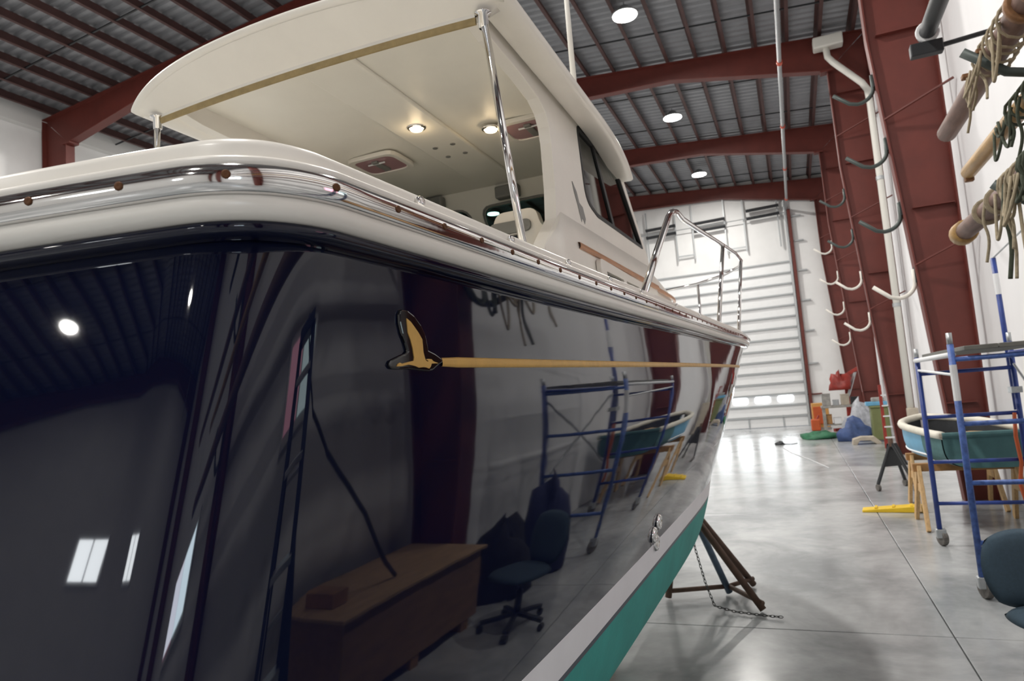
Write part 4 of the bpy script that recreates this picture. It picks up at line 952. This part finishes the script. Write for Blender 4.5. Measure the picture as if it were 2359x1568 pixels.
def win_(n, y, z, w_, h_, x):
    f_ = struct(G().box((x, y, z), (0.1, w_ + 0.16, h_ + 0.16)).build('window_%d' % n, M_tape))
    G().box((x - 0.055, y - w_ * 0.27, z), (0.02, w_ * 0.46, h_)).build('pane', M_winpink, f_)
    G().box((x - 0.055, y + w_ * 0.25, z), (0.02, w_ * 0.46, h_)).build('pane', M_winpane, f_)
win_(1, 2.15, 2.25, 1.3, 0.56, WALL_R - 0.05)
win_(4, -4.4, 2.6, 2.0, 0.7, WALL_R - 0.05)  # invented window behind the viewer, added for cool light on floor and hull
for n, x in ((2, -4.2), (3, -9.5)):
    f_ = struct(G().box((x, Y0 + 0.03, 5.6), (1.5, 0.1, 1.1)).build('window_%d' % n, M_tape))
    for s in (-1, 1): G().box((x + s * 0.34, Y0 + 0.09, 5.6), (0.6, 0.02, 0.9)).build('pane', M_daylite, f_)
dl = bpy.data.lights.new('window_daylight', 'AREA'); dl.shape = 'RECTANGLE'; dl.size = 0.65; dl.size_y = 1.9; dl.energy = 45; dl.color = (0.72, 0.87, 1.0)  # added area light before the invented window, cool fill for the floor
do = bpy.data.objects.new('window_daylight', dl); COL.objects.link(do); do.location = (WALL_R - 0.14, -4.4, 2.6); do.rotation_euler = (0, pi / 2, 0)
# heaps between the crate and the scaffold
tag(G().blob((1.72, 5.12, 0), (0.28, 0.32, 0.5), 4, 0.12).build('black_tarp_heap', M_cloth, smooth=True, fix=False), 'black tarp heaped on the floor behind the office chair', 'tarp')
tag(G().blob((1.62, 5.78, 0), (0.26, 0.24, 0.68), 9, 0.12).build('blue_cover_heap', M_clothb, smooth=True, fix=False), 'crumpled navy blue cover heaped beside the scaffold', 'cover')
# ------------------------------------------------------------------ clutter along the right wall by the big door
def cab(name, label, cat, c, d, m, parts=()):
    t = thing(name, label, cat, (c[0], c[1], 0))
    G().box((0, 0, d[2] / 2), d).build('body', m, t, bevel=0.015)
    for nm_, cc, dd, mm in parts: G().box(cc, dd).build(nm_, mm, t, bevel=0.008)
    return t
cab('orange_cabinet', 'orange board cabinet standing beside the door track', 'cabinet', (0.68, 26.6), (0.55, 0.5, 0.92), M_orangewood, (('door', (-0.08, -0.27, 0.5), (0.3, 0.04, 0.6), M_orange), ('plinth', (0, 0, 0.04), (0.6, 0.55, 0.08), M_greyjunk)))
t = thing('gas_can', 'orange red fuel can in front of the orange cabinet', 'fuel can', (0.48, 25.9, 0))
G().box((0, 0, 0.2), (0.3, 0.25, 0.4)).build('can', M_orange, t, bevel=0.04); G().tube([(0.05, 0, 0.38), (0.12, 0, 0.52)], 0.03, 8).build('spout', M_redpaint, t)
t = thing('work_bench', 'grey workbench loaded with tools near the far wall', 'workbench', (1.2, 24.0, 0))
G().box((0, 0, 0.86), (1.1, 0.7, 0.07)).build('top', M_greyjunk, t, bevel=0.01)
for x in (-0.48, 0.48):
    for y in (-0.28, 0.28): G().box((x, y, 0.42), (0.08, 0.08, 0.82)).build('leg', M_greyjunk, t)
G().box((0, 0, 0.3), (1.0, 0.6, 0.04)).build('shelf', M_greyjunk, t)
rnd = random.Random(2)
kinds = [('grey toolbox', M_greyjunk), ('silver toolbox', M_galv), ('brown carton', M_carpet), ('black case', M_black), ('tan carton', M_woodd), ('white tub', M_tape)]
for k, (nm_, m) in enumerate(kinds):
    w_ = rnd.uniform(0.17, 0.25); h_ = rnd.uniform(0.14, 0.38)
    z0 = 0.895 if k < 4 else 0.32
    o = thing(nm_.replace(' ', '_'), nm_ + (' on top of' if k < 4 else ' on the shelf under') + ' the grey workbench', nm_.split()[1], (0.82 + 0.27 * (k % 4), 23.9, z0))
    G().box((0, 0, h_ / 2), (w_, 0.3, h_)).build('body', m, o, bevel=0.01); G().box((0, 0, h_ + 0.01), (w_ * 1.04, 0.31, 0.02)).build('lid', m, o)
t = thing('engine_hoist', 'bright red folding hoist leaning near the third red column', 'hoist', (1.5, 25.2, 0))
G().beam((0.0, 0, 0.05), (0.05, 0, 1.85), 0.14, 0.14).build('mast', M_redpaint, t, bevel=0.01); G().beam((0.05, 0, 1.8), (0.5, -0.3, 2.05), 0.12, 0.12).build('boom', M_redpaint, t, bevel=0.01)
G().beam((0, 0, 0.06), (-0.5, -0.35, 0.06), 0.1, 0.1).build('leg', M_redpaint, t); G().beam((0, 0, 0.06), (0.45, -0.5, 0.06), 0.1, 0.1).build('leg', M_redpaint, t)
G().beam((0.0, -0.05, 1.0), (0.32, -0.2, 1.9), 0.07, 0.07).build('ram', M_galv, t)
tag(G().blob((0.02, 0, 0), (0.32, 0.2, 0.42), 21, 0.2).build('red_jacket', M_redpaint, smooth=True, fix=False), 'bright red tarp bundle draped at the hoist top', 'tarp').location = (1.32, 24.85, 1.35)
tag(G().blob((0, 0, 0), (0.5, 0.42, 0.75), 31, 0.14).build('silver_tarp_bundle', M_silvertarp, smooth=True, fix=False), 'crumpled silver tarp bundle on the floor by the wall', 'tarp').location = (1.62, 22.1, 0)
tag(G().blob((0, 0, 0), (0.42, 0.4, 0.45), 32, 0.16).build('blue_tarp_bundle', M_bluetarp, smooth=True, fix=False), 'blue tarp bundle on the floor in front of the silver one', 'tarp').location = (1.35, 21.1, 0)
tag(G().blob((0, 0, 0), (0.55, 0.4, 0.16), 33, 0.16).build('green_tarp_bundle', M_gtarp, smooth=True, fix=False), 'green tarp lying flat on the floor near the bench', 'tarp').location = (0.52, 22.4, 0)
t = thing('waste_bin', 'olive green wheeled bin against the right wall', 'bin', (1.95, 20.6, 0))
G().box((0, 0, 0.46), (0.42, 0.45, 0.84), taper=1.0).build('body', M_olive, t, bevel=0.03); G().box((0, 0, 0.91), (0.46, 0.5, 0.06)).build('lid', M_olive, t, bevel=0.02)
for x in (-0.17, 0.17): G().lathe([(0.02, -0.03), (0.07, -0.03), (0.07, 0.03), (0.02, 0.03)], (x, 0.18, 0.07), (1, 0, 0), 14).build('wheel', M_rubber, t)
t = thing('blue_crate', 'blue plastic tray resting on the olive bin', 'tray', (1.9, 20.6, 0.945))
G().box((0, 0, 0.05), (0.5, 0.4, 0.1)).build('tray', M_lblue, t, bevel=0.01); G().box((0.05, 0, 0.15), (0.3, 0.3, 0.12)).build('rags', M_greyjunk, t, bevel=0.03)
t = thing('canvas_roll', 'tan canvas folded over a low block on the floor', 'canvas', (1.5, 19.9, 0))
G().prism([(-0.32, 0), (-0.3, 0.14), (-0.1, 0.2), (0.2, 0.19), (0.34, 0.05), (0.34, 0), (0.24, 0), (0.1, 0.1), (-0.15, 0.1), (-0.22, 0)], lambda u, v, w_: (u, -0.2 + w_, v), 0.4).build('fold', M_carpet, t, bevel=0.01)
t = thing('red_ladder', 'red and white step ladder folded against the second column', 'ladder', (1.98, 18.6, 0))
for x in (-0.16, 0.16): G().beam((x, -0.1, 0), (x * 0.8, 0.15, 1.5), 0.03, 0.07, up=(1, 0, 0)).build('side_rail', M_redpaint, t)
for k in range(5): G().box((0, -0.1 + 0.05 * k, 0.25 * (k + 1)), (0.31 - 0.012 * k, 0.08, 0.03)).build('tread', M_tape, t)
tag(G().tube([(-0.55, 20.2, 0.008), (-0.3, 18.4, 0.008), (0.1, 16.6, 0.008), (0.42, 14.9, 0.008)], 0.008, 6).build('pale_rope', M_tape, smooth=True), 'thin pale cord lying straight on the concrete floor', 'cord')
tag(G().blob((0, 0, 0), (0.12, 0.1, 0.07), 41, 0.2).tube([(0.05, 0, 0.02), (0.3, -0.1, 0.015), (0.45, 0.1, 0.015)], 0.012, 6).build('black_tool', M_black, smooth=True, fix=False), 'small black power tool lying on the floor before the door', 'tool').location = (-0.6, 20.9, 0)
